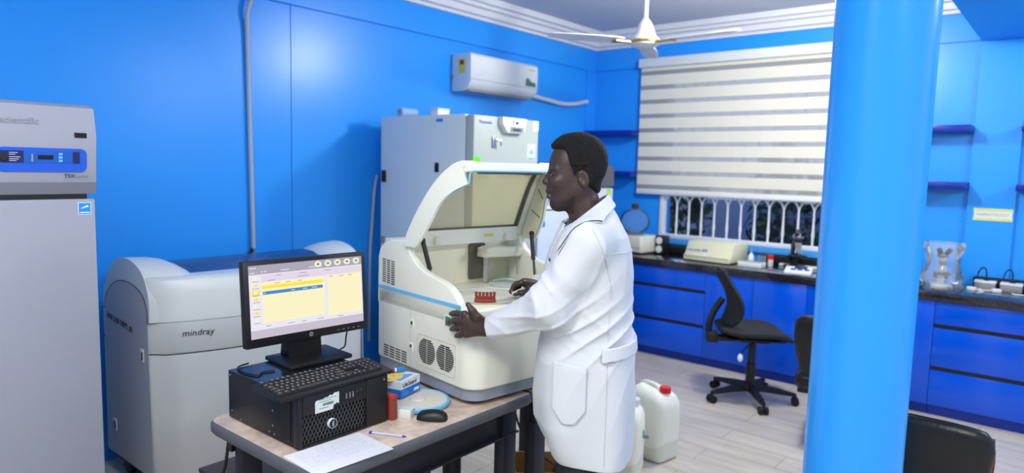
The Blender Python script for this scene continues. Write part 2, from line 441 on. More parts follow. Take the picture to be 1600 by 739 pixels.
# label on the pillar
t = thing('pillar_label', 'white paper label with yellow edges on the blue pillar', 'label', (XR - .0305, .485, 1.385))
MB().box(-.0012, 0, -.115, .115, -.042, .042).build('paper', M('label_pale', (226, 232, 228), .6), t, smooth=0)
b = MB(); b.box(-.0018, -.0012, -.118, .118, .024, .044); b.box(-.0018, -.0012, -.118, .118, -.044, -.026); b.build('yellow_stripe', M('stripe_yellow_green', (216, 226, 130), .6), t, smooth=0)
text('lettering', 'HAEMATOLOGY', .026, INK, (-.0015, .098, -.009), (0, -1, 0), (0, 0, 1), t, xs=1.0)

# ------------------------------------------------------------------ counter run along the right wall
XF = 5.403; KICK = .075
def channel(mb, y0, y1, z): mb.box(-.002, .018, y0 + .004, y1 - .004, z - .014, z + .014)
def drawer_unit(y0, y1, label):
    t = thing('drawer_cabinet', label, 'cabinet', (XF, (y0 + y1) / 2, 0), 0, 'blue counter cabinets')
    h = (y1 - y0) / 2 - .0015
    MB().box(.022, XR - XF - .001, -h, h, KICK, .803).build('carcass', CAB, t, smooth=0)
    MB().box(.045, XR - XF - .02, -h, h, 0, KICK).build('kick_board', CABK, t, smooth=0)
    for z0, z1 in ((.647, .800), (.352, .620), (KICK + .003, .325)):
        d = MB().box(0, .021, -h, h, z0, z1, .002).build('drawer', CAB, t)
    for z in (.6335, .3385):
        c = MB().box(.006, .0215, -h + .001, h - .001, z - .0125, z + .0125); c.box(-.001, .006, -h + .001, h - .001, z - .0125, z - .0085); c.build('drawer_channel', CHANNEL, t, smooth=0)
    return t
def cupboard(y0, y1, label):
    t = thing('door_cabinet', label, 'cabinet', (XF, (y0 + y1) / 2, 0), 0, 'blue counter cabinets')
    h = (y1 - y0) / 2 - .0015
    MB().box(.022, XR - XF - .001, -h, h, KICK, .803).build('carcass', CAB, t, smooth=0)
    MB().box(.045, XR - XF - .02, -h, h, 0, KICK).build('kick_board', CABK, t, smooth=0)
    MB().box(0, .021, -h, h, KICK + .003, .800, .002).build('door', CAB, t)
    return t
drawer_unit(2.367, 3.17, 'blue three drawer cabinet left of the swivel chair')
drawer_unit(3.17, 3.92, 'blue three drawer cabinet behind the man by the corner')
cupboard(1.963, 2.367, 'blue cupboard door behind the swivel chair backrest')
cupboard(1.551, 1.963, 'blue cupboard door behind the swivel chair seat')
cupboard(1.13, 1.551, 'blue cupboard door left of the column')
cupboard(.712, 1.13, 'narrow strip of blue cupboard door right of the column')
drawer_unit(-.20, .712, 'blue three drawer cabinet right of the column')
tag(MB().box(XF - .02, XR - .001, -.215, 3.92, .805, .868, .006).build('worktop', GRANITE), 'long polished black granite worktop on the blue cabinets', 'worktop')
CT = .868

# cream boxy instrument with blue lettering
t = thing('cream_analyzer', 'cream boxy bench instrument with blue lettering on the counter', 'instrument', (5.70, 2.42, CT), R(-4))
b = MB(); b.prism([(-.17, .012), (-.17, .05), (-.145, .062), (-.09, .165), (.17, .165), (.17, .012)], -.215, .215, 'xz', .006); b.build('housing', CREAM2, t)
b = MB(); b.box(-.16, .16, -.205, .205, 0, .012); b.build('base', DKGREY, t, smooth=0)
MB().box(-.172, -.168, -.21, .21, .044, .048).build('seam', GREY, t, smooth=0)
text('lettering', 'microlab 300', .036, BLUEINK, (-.135, .20, .086), (0, -1, 0), (.055, 0, .103), t)
# white tray with bottle, vials and a red capped vial
t = thing('reagent_tray', 'white plastic reagent tray beside the cream instrument', 'tray', (5.60, 2.06, CT), R(-3))
MB().prism(rrect(-.06, .06, -.10, .10, .012), 0, .042, 'xy', .005).build('tray_body', WHITE, t)
MB().prism(rrect(-.05, .05, -.09, .09, .01), .042, .0435).build('tray_recess', GREY, t, smooth=0)
t = thing('dropper_bottle', 'small white dropper bottle behind the reagent tray', 'bottle', (5.74, 2.12, CT))
MB().lathe([(.02, 0), (.024, .01), (.024, .07), (.012, .09), (.008, .10)], n=20).build('bottle_body', WHITE, t)
MB().lathe([(.009, .10), (.009, .115), (.003, .135)], n=16).build('nozzle', GREY, t)
for k in range(3):
    t = thing('glass_vial', ['slim glass vial closest to the white dropper bottle', 'middle of three slim glass vials on the counter', 'slim glass vial closest to the red capped jar'][k], 'vial', (5.75, 2.055 - .024 * k, CT), 0, 'slim glass vials')
    MB().lathe([(.008, 0), (.009, .003), (.009, .085)], n=14).build('vial_body', GREY, t)
    MB().lathe([(.0095, .085), (.0095, .105)], n=14).build('vial_cap', DKGREY, t)
t = thing('specimen_jar', 'small jar with red cap beside the glass vials', 'jar', (5.74, 1.955, CT))
MB().lathe([(.02, 0), (.022, .005), (.022, .06)], n=20).build('jar_body', WHITE, t)
MB().lathe([(.024, .06), (.024, .095), (.02, .098)], n=20).build('jar_cap', RED, t)
# dark dust-covered monitor cable duct along the wall and the white power strips
tag(MB().box(5.90, XR - .002, 1.0, 2.05, CT, .94, .006).build('cable_duct', BLACKM), 'long black cable duct on the counter behind the reagent tray', 'duct')
tag(MB().box(5.90, XR - .002, 2.60, 3.1, CT, .93, .006).build('cable_duct', BLACKM), 'short black cable duct on the counter left of the cream instrument', 'duct')
t = thing('power_strip', 'white power strip in front of the long black duct', 'power strip', (5.868, 1.70, CT))
MB().box(-.025, .025, -.28, .22, 0, .022, .004).build('strip_body', WHITE, t)
for k in range(5): MB().box(-.016, .016, -.24 + .09 * k, -.18 + .09 * k, .0215, .024, .001).build('socket', GREY, t)
# dark microscope
def microscope(t, body, accent, s=1.0):
    MB().prism([(p[0] * s, p[1] * s) for p in rrect(-.11, .11, -.08, .08, .02)], 0, .035 * s, 'xy', .006).build('foot', body, t)
    MB().prism([(x * s, z * s) for x, z in ((.03, .03), (.10, .03), (.10, .20), (.05, .27), (-.03, .27), (-.03, .235), (.03, .20))], -.025 * s, .025 * s, 'xz', .006).build('arm', body, t)
    MB().box(-.08 * s, .04 * s, -.06 * s, .06 * s, .115 * s, .13 * s, .003).build('stage', BLACKM, t)
    b = MB(); b.tube([(-.02 * s, 0, .235 * s), (-.02 * s, 0, .20 * s)], .028 * s, 16); b.build('nosepiece', accent, t)
    for a in (-1, 0, 1): MB().tube([(-.02 * s, a * .014 * s, .20 * s), (-.028 * s, a * .024 * s, .145 * s)], .009 * s, 10).build('objective', accent, t)
    b = MB(); b.ell((-.005 * s, 0, .285 * s), (.05 * s, .045 * s, .03 * s)); b.build('head', accent if accent is SILVER else body, t)
    for a in (-1, 1): MB().tube([(-.02 * s, a * .022 * s, .295 * s), (-.10 * s, a * .036 * s, .335 * s)], [.017 * s, .021 * s], 14).build('eyepiece', BLACK, t)
    for a in (-1, 1): MB().tube([(.065 * s, a * .02 * s, .09 * s), (.065 * s, a * .055 * s, .09 * s)], .02 * s, 16).build('focus_knob', BLACK, t)
t = thing('microscope', 'black binocular microscope on the counter before the window', 'microscope', (5.72, 1.74, CT), R(35))
microscope(t, BLACK, SILVER, .95)
# white unit with blue buttons in front of it
t = thing('cell_counter', 'small white counter unit with blue keys near the column', 'counter', (5.52, 1.66, CT), R(10))
MB().prism([(-.06, 0), (.06, 0), (.06, .045), (-.05, .022), (-.06, .015)], -.10, .10, 'xz', .006).build('counter_body', WHITE, t)
for k in range(3): MB().box(-.03 + .0 * k, .0, -.08 + .05 * k, -.045 + .05 * k, .030, .038, .002).build('key', BLUEINK, t)
MB().box(.01, .05, -.06, .03, .036, .046, .002).build('display', SCREENG, t)
# water still with glass dome
t = thing('water_still', 'cream tabletop instrument with clear glass dome by the corner', 'instrument', (5.70, 3.20, CT), R(-5))
MB().prism(rrect(-.14, .14, -.15, .15, .03), .015, .165, 'xy', .01).build('housing', CREAM, t)
MB().box(-.13, .13, -.14, .14, 0, .015).build('base', DKGREY, t, smooth=0)
MB().box(-.1425, -.14, -.14, .14, .055, .06).build('seam', GREY, t, smooth=0)
MB().lathe([(.09, .165), (.10, .172), (.06, .178), (.055, .182)], (0, .03, 0), n=28).build('dome_ring', GREY, t)
MB().lathe([(.06, .181), (.10, .20), (.13, .24), (.142, .29), (.13, .34), (.10, .38), (.05, .405), (.03, .41)], (0, .03, 0), n=36, cap=False).build('glass_dome', CLEAR, t)
MB().lathe([(.032, .408), (.034, .412), (.034, .455), (.028, .46)], (0, .03, 0), n=20).build('stopper', DKGREY, t)
# black box with two white dials
t = thing('dial_box', 'black upright box with two round white dials', 'dial box', (5.80, 2.985, CT), R(-8))
MB().box(-.05, .05, -.045, .045, 0, .17, .005).build('box_body', BLACK, t)
for z in (.045, .125):
    d = MB(); d.lathe([(.032, -.058), (.034, -.055), (.034, -.05)], (0, 0, z), n=24, axis='x'); d = d.build('dial', WHITE, t)
# equipment right of the column
t = thing('bagged_microscope', 'white microscope wrapped in a clear plastic bag', 'microscope', (5.63, .72, CT), R(12))
microscope(t, WHITE, SILVER, .82)
rs = np.random.RandomState(5); rings = []
for z, r in ((.002, .125), (.05, .14), (.10, .12), (.16, .095), (.22, .10), (.28, .115), (.32, .12)):
    rings.append([((r + rs.uniform(-.014, .014)) * math.cos(2 * PI * i / 26) * 1.0, (r + rs.uniform(-.014, .014)) * math.sin(2 * PI * i / 26), z + (rs.uniform(-.005, .005) if z > .01 else 0)) for i in range(26)])
m = MB(); m.loft(rings, False, False); m.build('plastic_bag', BAG, t, smooth=30)
tag(MB().box(5.90, XR - .032, .05, .56, CT, .935, .006).build('cable_duct', BLACKM), 'black cable duct on the counter below the pillar label', 'duct')
for k, (x, y, lab) in enumerate(((5.80, .475, 'left white power adapter block below the pillar label'), (5.80, .325, 'right white power adapter block below the pillar label'))):
    t = thing('power_adapter', lab, 'power adapter', (x, y, CT), 0, 'power adapters on the counter')
    MB().box(-.04, .04, -.062, .062, 0, .045, .005).build('adapter_body', GREY, t)
    MB().box(-.042, .042, -.064, .064, .045, .062, .004).build('adapter_top', WHITE, t)
    MB().box(-.012, .012, -.02, .012, .062, .085, .003).build('plug', BLACK, t)
    MB().tube(bez([(0, -.004, .08), (.005, .0, .13), (.02, .02, .15), (.03, .045, .12), (.045, .055, .05), (.05, .056, .008)]), .0045, 8).build('cord', CABLE, t)
for k, (x, y, lab) in enumerate(((5.66, .54, 'white plug lying beside the bagged microscope'), (5.72, .40, 'white plug lying between the power adapters'), (5.70, .20, 'white plug at the right photo edge on the counter'))):
    t = thing('white_plug', lab, 'plug', (x - (.03 if k else 0), y, CT), R(20 * k if k else 165), 'white plugs on the counter')
    MB().box(-.018, .018, -.028, .028, 0, .026, .006).build('plug_body', WHITE, t)
    MB().tube(bez([(0, .026, .012), (.01, .06, .008), (.05, .09, .007), (.09, .07, .006)]), .0045, 8).build('plug_cord', WHITE, t)

# ------------------------------------------------------------------ things on the walls and ceiling
t = thing('air_conditioner', 'white split air conditioner high on the blue wall', 'air conditioner', (4.38, YL, 2.235))
b = MB(); b.prism([(-.001, .0), (-.13, .0), (-.185, .03), (-.21, .075), (-.21, .27), (-.19, .288), (-.001, .288)], -.425, .425, 'yz', .006); b.build('housing', WHITE, t)
MB().box(-.40, .40, -.165, -.06, -.004, .004).build('louvre', GREY, t, smooth=0)
MB().box(-.424, .424, -.2125, -.2095, .085, .088).build('panel_seam', GREY, t, smooth=0)
l = MB().box(-.4268, -.425, -.15, -.075, .135, .245).build('energy_label', YELLOW, t, smooth=0)
l2 = MB().box(-.4274, -.4268, -.135, -.09, .20, .235).build('red_mark', RED, l, smooth=0)
b = MB(); b.prism([(.255, .10), (.395, .10), (.395, .135), (.33, .14), (.29, .17), (.262, .16)], -.2118, -.2105, 'xz'); b.build('green_logo', M('logo_green', (70, 120, 110), .5), t, smooth=0)
MB().box(.30, .38, -.2118, -.2108, .235, .243).build('grey_mark', INK, t, smooth=0)
MB().box(-.44, -.426, -.02, -.004, .10, .125).build('clip', GREY, t, smooth=0)
tag(MB().tube(bez([(4.80, YL - .05, 2.30), (5.0, YL - .035, 2.285), (5.25, YL - .03, 2.268), (5.45, YL - .03, 2.258), (5.65, YL - .03, 2.275), (5.855, YL - .03, 2.315)]), .021, 12).build('refrigerant_pipe', M('pipe_wrap_white', (206, 214, 226), .5)), 'white wrapped pipe sagging right of the air conditioner', 'pipe')
tag(MB().tube(bez([(2.262, YL - .037, 2.67), (2.235, YL - .037, 2.63), (2.20, YL - .03, 2.53), (2.205, YL - .014, 2.37), (2.216, YL - .014, 1.65), (2.224, YL - .014, 1.10)]), .0135, 10).build('wall_conduit', CABLEG), 'thin grey cable conduit running down the left blue wall', 'conduit')
tag(MB().tube(bez([(2.224, YL - .014, 1.11), (2.20, YL - .014, 1.07), (2.12, YL - .014, 1.02), (2.02, YL - .014, .97), (1.9, YL - .014, .80), (1.9, YL - .014, .1)]), .011, 10).build('wall_cable', CABLE), 'dark cable leaving the grey conduit behind the floor analyzer', 'cable')

# ceiling fan
t = thing('ceiling_fan', 'white three blade ceiling fan with brass trim', 'fan', (4.32, 2.43, 2.53), 0)
h = ZC - 2.53
MB().lathe([(.012, .13), (.016, .15), (.016, h - .10), (.016, h - .1)], n=16).build('down_rod', FANW, t)
MB().lathe([(.016, h - .12), (.05, h - .10), (.065, h - .03), (.066, h)], n=28).build('ceiling_cup', FANW, t)
MB().lathe([(.02, -.045), (.06, -.04), (.10, -.02), (.108, .0), (.10, .02), (.085, .03), (.072, .05), (.06, .09), (.045, .125), (.03, .145), (.014, .165)], n=36).build('motor_housing', FANW, t)
MB().lathe([(.104, -.012), (.112, -.006), (.112, .004), (.104, .010)], n=36, cap=False).build('brass_band', GOLD, t)
for k, a in enumerate((-95, 145, 25)):
    rings = []
    for i, (r, wd, tw) in enumerate(((.17, .045, 9), (.22, .062, 9), (.35, .068, 8), (.5, .066, 7), (.62, .060, 6), (.685, .045, 6), (.70, .02, 6))):
        ct, st = math.cos(R(tw)), math.sin(R(tw))
        rings.append([(r, -wd * ct, -wd * st - .003), (r, wd * ct, wd * st - .003), (r, wd * ct, wd * st + .003), (r, 0, .009), (r, -wd * ct, -wd * st + .003)])
    m = MB(); m.loft(rings); bl_ = m.build('blade', FANW, t, rotz=R(a))
    m = MB(); m.prism([(.09, -.022), (.15, -.03), (.23, -.045), (.24, 0), (.23, .045), (.15, .03), (.09, .022)], -.012, -.006, 'xy'); m.build('blade_bracket', GOLD, bl_, smooth=0)
# ------------------------------------------------------------------ floor standing machines
# upright freezer at the left edge
t = thing('laboratory_freezer', 'tall grey laboratory freezer at the left edge with blue control panel', 'freezer', (.995, 2.9, 0))
MB().box(-.72, -.012, .06, .86, .10, 1.80, .006).build('cabinet', FREEZ, t)
MB().box(-.715, -.02, .10, .80, .0, .10).build('plinth', DKGREY, t, smooth=0)
d = MB().box(-.722, -.004, -.002, .058, .105, 1.488, .008).build('door', FREEZ, t)
MB().box(-.70, -.03, .004, .056, 1.488, 1.506).build('door_gap', BLACKM, t, smooth=0)
b = MB(); b.prism([(-.012, 1.552), (-.03, 1.72), (-.012, 1.825), (.02, 1.838), (.06, 1.838), (.06, 1.506), (.01, 1.506)], -.722, .0, 'yz', .006)
hd = b.build('control_header', FREEZH, t)
MB().prism([(.008, 1.507), (-.0125, 1.550), (-.0135, 1.550), (.007, 1.506)], -.722, .0, 'yz').build('lower_lip', FREEZD, hd, smooth=0)
def onh(z): return -.012 - (z - 1.552) * (.018 / .168) if z < 1.72 else -.03 + (z - 1.72) * (.018 / .105)
# blue recessed panel: rounded frame, bands, display, buttons, key switch
slope = Matrix.Rotation(math.atan2(.018, .168), 4, 'X')
HX = .030
def hp(x, z, d=0): return (x + HX, onh(z) - d, z)
pan = MB(); po = rrect(-.345, -.065, 1.588, 1.674, .022)
pan.loft([[hp(x, z, -.006) for x, z in po], [hp(x, z, .004) for x, z in po], [hp(x * .985 - .003, z, .004) for x, z in rrect(-.340, -.070, 1.593, 1.669, .02)]], True, True)
pn = pan.build('control_panel', FPAN, hd)
def hbox(name, x0, x1, z0, z1, mat, d=.006, par=None):
    m = MB(); m.loft([[hp(x0, z0, 0), hp(x1, z0, 0), hp(x1, z1, 0), hp(x0, z1, 0)], [hp(x0, z0, d), hp(x1, z0, d), hp(x1, z1, d), hp(x0, z1, d)]])
    return m.build(name, mat, par or hd, smooth=0)
hbox('display_panel', -.265, -.09, 1.620, 1.662, FPANL, .0055)
hbox('key_panel', -.335, -.265, 1.620, 1.662, M('panel_dark_blue', (30, 36, 92), .4), .0055)
hbox('right_panel', -.112, -.09, 1.620, 1.662, M('panel_dark_blue', (30, 36, 92), .4), .0065)
hbox('display', -.222, -.175, 1.633, 1.648, SCREENG, .0075)
hbox('probe_bar', -.243, -.237, 1.624, 1.652, GREY, .0075)
for z in (1.629, 1.641, 1.653):
    hbox('button', -.158, -.146, z - .004, z + .004, M('button_light_blue', (120, 190, 250), .4), .008)
m = MB(); m.lathe([(.010, onh(1.638) - .016), (.012, onh(1.638) - .014), (.012, onh(1.638))], (-.325 + HX, 0, 1.638), n=18, axis='y'); m.build('key_switch', BLACK, hd)
for z, x1 in ((1.655, -.283), (1.649, -.29), (1.640, -.275), (1.633, -.28), (1.627, -.287)):
    hbox('panel_marking', -.308, x1, z - .0008, z + .0008, STICKW, .0064)
hbox('status_window', -.105, -.065, 1.715, 1.733, SCREENG, .003)
text('brand_red', 'thermo', .037, M('brand_red_orange', (226, 60, 40), .5), hp(-.4565, 1.757, .003), (1, 0, 0), (0, .17, 1), hd)
text('brand_grey', 'scientific', .034, M('brand_grey', (140, 144, 158), .5), hp(-.331, 1.757, .003), (1, 0, 0), (0, .17, 1), hd)
text('series_bold', 'TSX', .020, INKD, hp(-.140, 1.567, .002), (1, 0, 0), (0, -.1, 1), hd)
text('series_light', 'Series', .018, M('brand_grey', (140, 144, 158), .5), hp(-.104, 1.567, .002), (1, 0, 0), (0, -.1, 1), hd)
hbox('underline', -.140, -.058, 1.559, 1.5605, INK, .0015)
s = MB().box(-.062, -.022, -.0035, -.002, 1.430, 1.472).build('energy_sticker', STICKB, d, smooth=0)
MB().box(-.058, -.026, -.0042, -.0035, 1.434, 1.438).build('sticker_text', STICKW, s, smooth=0)
m = MB(); m.prism([(-.056, 1.450), (-.028, 1.458), (-.032, 1.464), (-.05, 1.455)], -.0042, -.0035, 'xz'); m.build('sticker_swoosh', STICKW, s, smooth=0)
MB().box(-.064, -.020, -.003, -.0019, 1.428, 1.474).build('sticker_border', STICKW, s, smooth=0)

# floor standing chemistry analyzer with rounded wings and a blue cover
AW = 1.22
t = thing('floor_analyzer', 'large light grey floor standing analyzer with blue curved cover by the wall', 'analyzer', (1.31, 3.23, 0))
def fr(x): return -.15 * (1 - ((x - AW / 2) / (AW / 2)) ** 2) ** .9 if 0 < x < AW else 0     # bowed front
def plan(y1, n=22, grow=0, r=.045):
    pts = [];
    for i in range(n + 1):
        x = AW * i / n
        e = min(x, AW - x); rr = r - math.sqrt(max(0, r * r - (r - min(e, r)) ** 2))
        pts.append((x - (grow if i == 0 else (-grow if i == n else 0)), fr(x) + rr * .8 - grow))
    return pts + [(AW + grow, y1), (-grow, y1)]
m = MB(); m.prism(plan(.55), .14, .735, 'xy', .004); m.build('lower_cabinet', MACH, t)
m = MB(); m.prism(plan(.55, grow=-.006), .735, .741); m.build('lower_seam', DKGREY, t, smooth=0)
m = MB(); m.prism(plan(.55), .741, .89, 'xy', .004); m.build('middle_panel', MACH, t)
m = MB(); m.prism(plan(.55, grow=-.004), .89, .893); m.build('upper_seam', GREY, t, smooth=0)
# hood: front ledge block plus two wings whose outline arches over in side view
m = MB(); pf = plan(.02)
top = [];
rings = []
for z, o in ((.893, 0), (1.02, 0.0), (1.06, .004), (1.085, .016), (1.097, .04), (1.098, .07)):
    rings.append([(x, fr(x) + (.8 * (.045 - math.sqrt(max(0, .045 ** 2 - (.045 - min(min(x, AW - x), .045)) ** 2)))) + o, z) for x in [.006 + (AW - .012) * i / 30 for i in range(31)]] + [(AW - .006, .30, z), (.006, .30, z)])
m.loft(rings); m.build('front_hood', MACHW, t)
arc = [(.004, .893), (.004, .96), (.012, 1.02), (.045, 1.085), (.10, 1.132), (.18, 1.16), (.26, 1.168), (.34, 1.16), (.42, 1.125), (.49, 1.06), (.535, .985), (.55, .893)]
ac = [(p.x, p.y) for p in bez([(a, b_, 0) for a, b_ in arc], 4)]
for side in (0, 1):
    m = MB(); rings = []
    for dx, k in ((0, 1), (.004, 1), (.10, .985), (.15, .95), (.19, .88), (.23, .78), (.27, .70), (.30, .68)):
        x = dx if side == 0 else AW - dx
        rings.append([(x, fr(x) * (1 - min(1, y / .5)) + y, .893 + (z - .893) * k) for y, z in ac])
    if side: rings = rings[::-1]
    m.loft(rings); wg = m.build('side_wing', MACHW, t, smooth=50)
    s = -.0012 if side == 0 else AW + .0012
    m = MB(); m.tube([(s, y * .92 + .02, .885 + (z - .893) * .62) for y, z in ac], .0022, 6); m.build('side_seam', DKGREY, wg)
    # side panel below the arch seam has a greyer face
    m = MB(); m.prism([(.001, .15)] + [(y * .92 + .02, .883 + (z - .893) * .62) for y, z in ac] + [(.549, .15)], s - .0008, s + .0008, 'yz'); m.build('side_panel', M('machine_side_grey', (182, 188, 196), .45, bump=(350, .04)), t, smooth=0)
m = MB(); rings = []
for x in [.20 + (AW - .40) * i / 16 for i in range(17)]:
    rings.append([(x, y, z) for y, z in ((.06 + fr(x) * .6, 1.09), (.12, 1.108), (.22, 1.125), (.33, 1.128), (.42, 1.10), (.50, 1.03), (.53, .95), (.53, .90), (.10, .90))])
m.loft(rings); m.build('blue_cover', BLUELID, t, smooth=60)
MB().prism(plan(.54, grow=-.03), .10, .141).build('plinth', DKGREY, t, smooth=0)
for x, y in ((.08, .10), (AW - .08, .10), (.08, .48), (AW - .08, .48)):
    m = MB(); m.lathe([(.04, -.018), (.05, -.012), (.05, .012), (.04, .018)], (x, y, .0505), n=18, axis='x'); m.box(x - .03, x + .03, y - .03, y + .03, .085, .102); m.build('caster', BLACK, t)
for y, z in ((.09, .725), (.44, .30)):
    p = MB().box(-.006, -.0018, y - .022, y + .022, z - .032, z + .032, .003).build('side_latch', WHITE, t)
    MB().box(-.0075, -.0058, y - .016, y - .002, z - .02, z + .018).build('latch_slot', DKGREY, p, smooth=0)
x0 = .155
def fpt(x, z, d=.0016): return (x, fr(x) - d, z)
a = Vector(fpt(.19, 0)); e = Vector(fpt(.30, 0))
text('brand', 'mindray', .042, INKD, tuple(Vector(fpt(.115, .822)) + Vector((0, -.003, 0))), tuple(Vector(fpt(.22, 0)) - Vector(fpt(.115, 0))), (0, 0, 1), t, shear=.2, xs=1.02)
text('marker_writing', 'HAE LAB DEPT. #1', .040, INKD, (-.0035, .495, .846), (0, -1, -.10), (0, -.03, 1), t, xs=.96)

# tall fridge with its grey side towards the photograph and the front facing the room
PX0, PX1, PY0, PY1, PZ = 3.10, 3.755, 2.90, 3.66, 1.965
t = thing('tall_refrigerator', 'tall grey upright laboratory fridge behind the open analyzer', 'refrigerator', (PX0, PY0, 0))
W_, D_ = PX1 - PX0, PY1 - PY0
MB().box(0, W_, .075, D_ + .12, .05, PZ, .006).build('cabinet', PANS, t)
dr = MB().box(.002, W_ - .002, -.0, .068, .10, PZ - .004, .012).build('door', PANF, t)
MB().box(.01, W_ - .01, .068, .0755, .10, PZ - .01).build('gasket', GREY, t, smooth=0)
MB().box(.03, W_ - .03, .05, D_, 0, .06).build('plinth', DKGREY, t, smooth=0)
m = MB(); m.prism([(.235, PZ - .004), (.235, PZ - .05), (.285, PZ - .105), (.44, PZ - .105), (.465, PZ - .085), (.48, PZ - .004)], -.035, .004, 'xz', .006); cp = m.build('control_panel', WHITE, dr)
MB().box(.31, .44, -.037, -.034, PZ - .098, PZ - .065, .001).build('display', GREY, cp, smooth=0)
MB().box(.335, .41, -.0378, -.0369, PZ - .088, PZ - .076).build('display_digits', INKD, cp, smooth=0)
MB().box(.325, .35, -.0365, -.0345, PZ - .048, PZ - .022).build('green_light', M('pale_green', (160, 230, 150), .5), cp, smooth=0)
MB().box(.365, .385, -.037, -.0345, PZ - .045, PZ - .03).build('dark_button', BLACK, cp, smooth=0)
text('brand', 'Panasonic', .030, M('brand_blue', (40, 60, 200), .5), (.05, -.001, PZ - .055), (1, 0, 0), (0, 0, 1), dr)
MB().box(-.003, .065, -.0015, .0, PZ - .325, PZ - .262).build('green_sticker', GREENST, dr, smooth=0)
q = MB().box(.535, .615, -.0015, .0, PZ - .27, PZ - .165).build('white_sticker', STICKW, dr, smooth=0)
MB().box(.54, .61, -.0022, -.0015, PZ - .268, PZ - .255).build('sticker_band', CYAN, q, smooth=0); MB().box(.56, .59, -.0022, -.0015, PZ - .235, PZ - .205).build('sticker_mark', CYAN, q, smooth=0)
MB().box(.59, .648, -.0015, .0, PZ - .075, PZ - .008).build('corner_note', STICKW, dr, smooth=0)
m = MB(); m.box(.17, .20, -.012, .0, PZ - .20, PZ - .13, .004); m.tube([(.185, -.01, PZ - .15), (.225, -.03, PZ - .155), (.23, -.03, PZ - .19)], .007, 8); m.build('key_lock', SILVER, dr)
m = MB(); m.box(-.012, .0, .30, .33, 1.60, 1.66, .003); m.build('side_port', BLACK, t)
MB().box(-.0015, 0, .27, .33, PZ - .045, PZ - .025).build('blue_tape', STICKB, t, smooth=0)
MB().box(-.02, .0, D_ + .07, D_ + .10, 1.10, 1.14, .004).build('side_clip', GREY, t); MB().box(-.02, .0, D_ + .06, D_ + .09, 1.52, 1.60, .004).build('hinge_cover', BLACK, t)
tag(MB().tube(bez([(3.19, 3.93, 1.56), (3.165, 3.93, 1.44), (3.145, 3.93, 1.2), (3.128, 3.93, .97), (3.12, 3.93, .35)]), .011, 10).build('power_cable', CABLEG), 'thick grey power cable hanging behind the tall fridge', 'cable')
# boxes lying on top of it
t = thing('tape_roll', 'pale roll lying on top of the tall fridge, near its back', 'roll', (PX0 + .10, 3.62, PZ))
MB().tube([(-.07, 0, .032), (.07, 0, .032)], .032, 22).build('roll_body', M('pale_blue_roll', (150, 185, 222), .6), t)
MB().tube([(-.0705, 0, .032), (.0705, 0, .032)], .016, 16).build('roll_core', GREY, t)
t = thing('small_box', 'small white box lying on top of the tall fridge, near its middle', 'box', (PX0 + .2, 3.40, PZ))
MB().box(-.055, .055, -.035, .035, 0, .05, .003).build('box_body', WHITE, t)
MB().box(-.057, .057, -.037, .037, .045, .062, .003).build('box_lid', M('pale_lid', (200, 214, 226), .5), t)

# low pale fridge right of it, and a taller white one with a dark control head behind the man
t = thing('low_refrigerator', 'low pale fridge with blue sticker right of the tall fridge', 'refrigerator', (3.80, 2.92, 0))
MB().box(0, .62, .065, .80, .04, 1.345, .01).build('cabinet', M('fridge_pale_blue', (196, 208, 226), .35), t)
dd = MB().box(.002, .618, 0, .06, .09, 1.335, .012).build('door', M('fridge_pale_blue', (196, 208, 226), .35), t)
MB().box(.02, .08, -.002, 0, 1.225, 1.262).build('blue_sticker', STICKB, dd, smooth=0)
MB().box(.56, .59, -.03, 0, .85, 1.15, .008).build('handle', GREY, dd)
MB().box(.03, .59, .05, .75, 0, .045).build('plinth', DKGREY, t, smooth=0)
MB().box(.02, .60, .02, .78, 1.345, 1.372, .006).build('top_cover', WHITE, t)
t = thing('control_unit', 'small black controller sitting on the low pale fridge', 'controller', (3.90, 3.02, 1.372), R(20))
m = MB(); m.prism([(-.05, 0), (.05, 0), (.05, .05), (-.03, .03)], -.07, .07, 'xz', .004); m.build('case', BLACK, t); MB().box(-.02, .03, -.05, .02, .036, .044, .002).build('display', SCREENG, t)
t = thing('white_refrigerator', 'white upright fridge with dark control head behind the man', 'refrigerator', (4.50, 3.05, 0))
MB().box(0, .50, .065, .75, .04, 1.50, .008).build('cabinet', M('fridge_white', (214, 218, 226), .4), t)
dd = MB().box(.002, .498, 0, .06, .09, 1.485, .012).build('door', M('fridge_white', (214, 218, 226), .4), t)
m = MB(); m.prism([(-.004, 1.502), (-.004, 1.66), (.06, 1.69), (.72, 1.69), (.72, 1.502)], 0, .50, 'yz', .006); m.build('control_head', M('control_head_grey', (92, 94, 100), .5), t)
MB().box(.40, .46, -.002, 0, 1.43, 1.485).build('lime_sticker', M('sticker_lime', (190, 220, 80), .5), dd, smooth=0)
MB().box(.03, .06, -.03, 0, .8, 1.15, .008).build('handle', GREY, dd); MB().box(.03, .47, .05, .7, 0, .045).build('plinth', DKGREY, t, smooth=0)

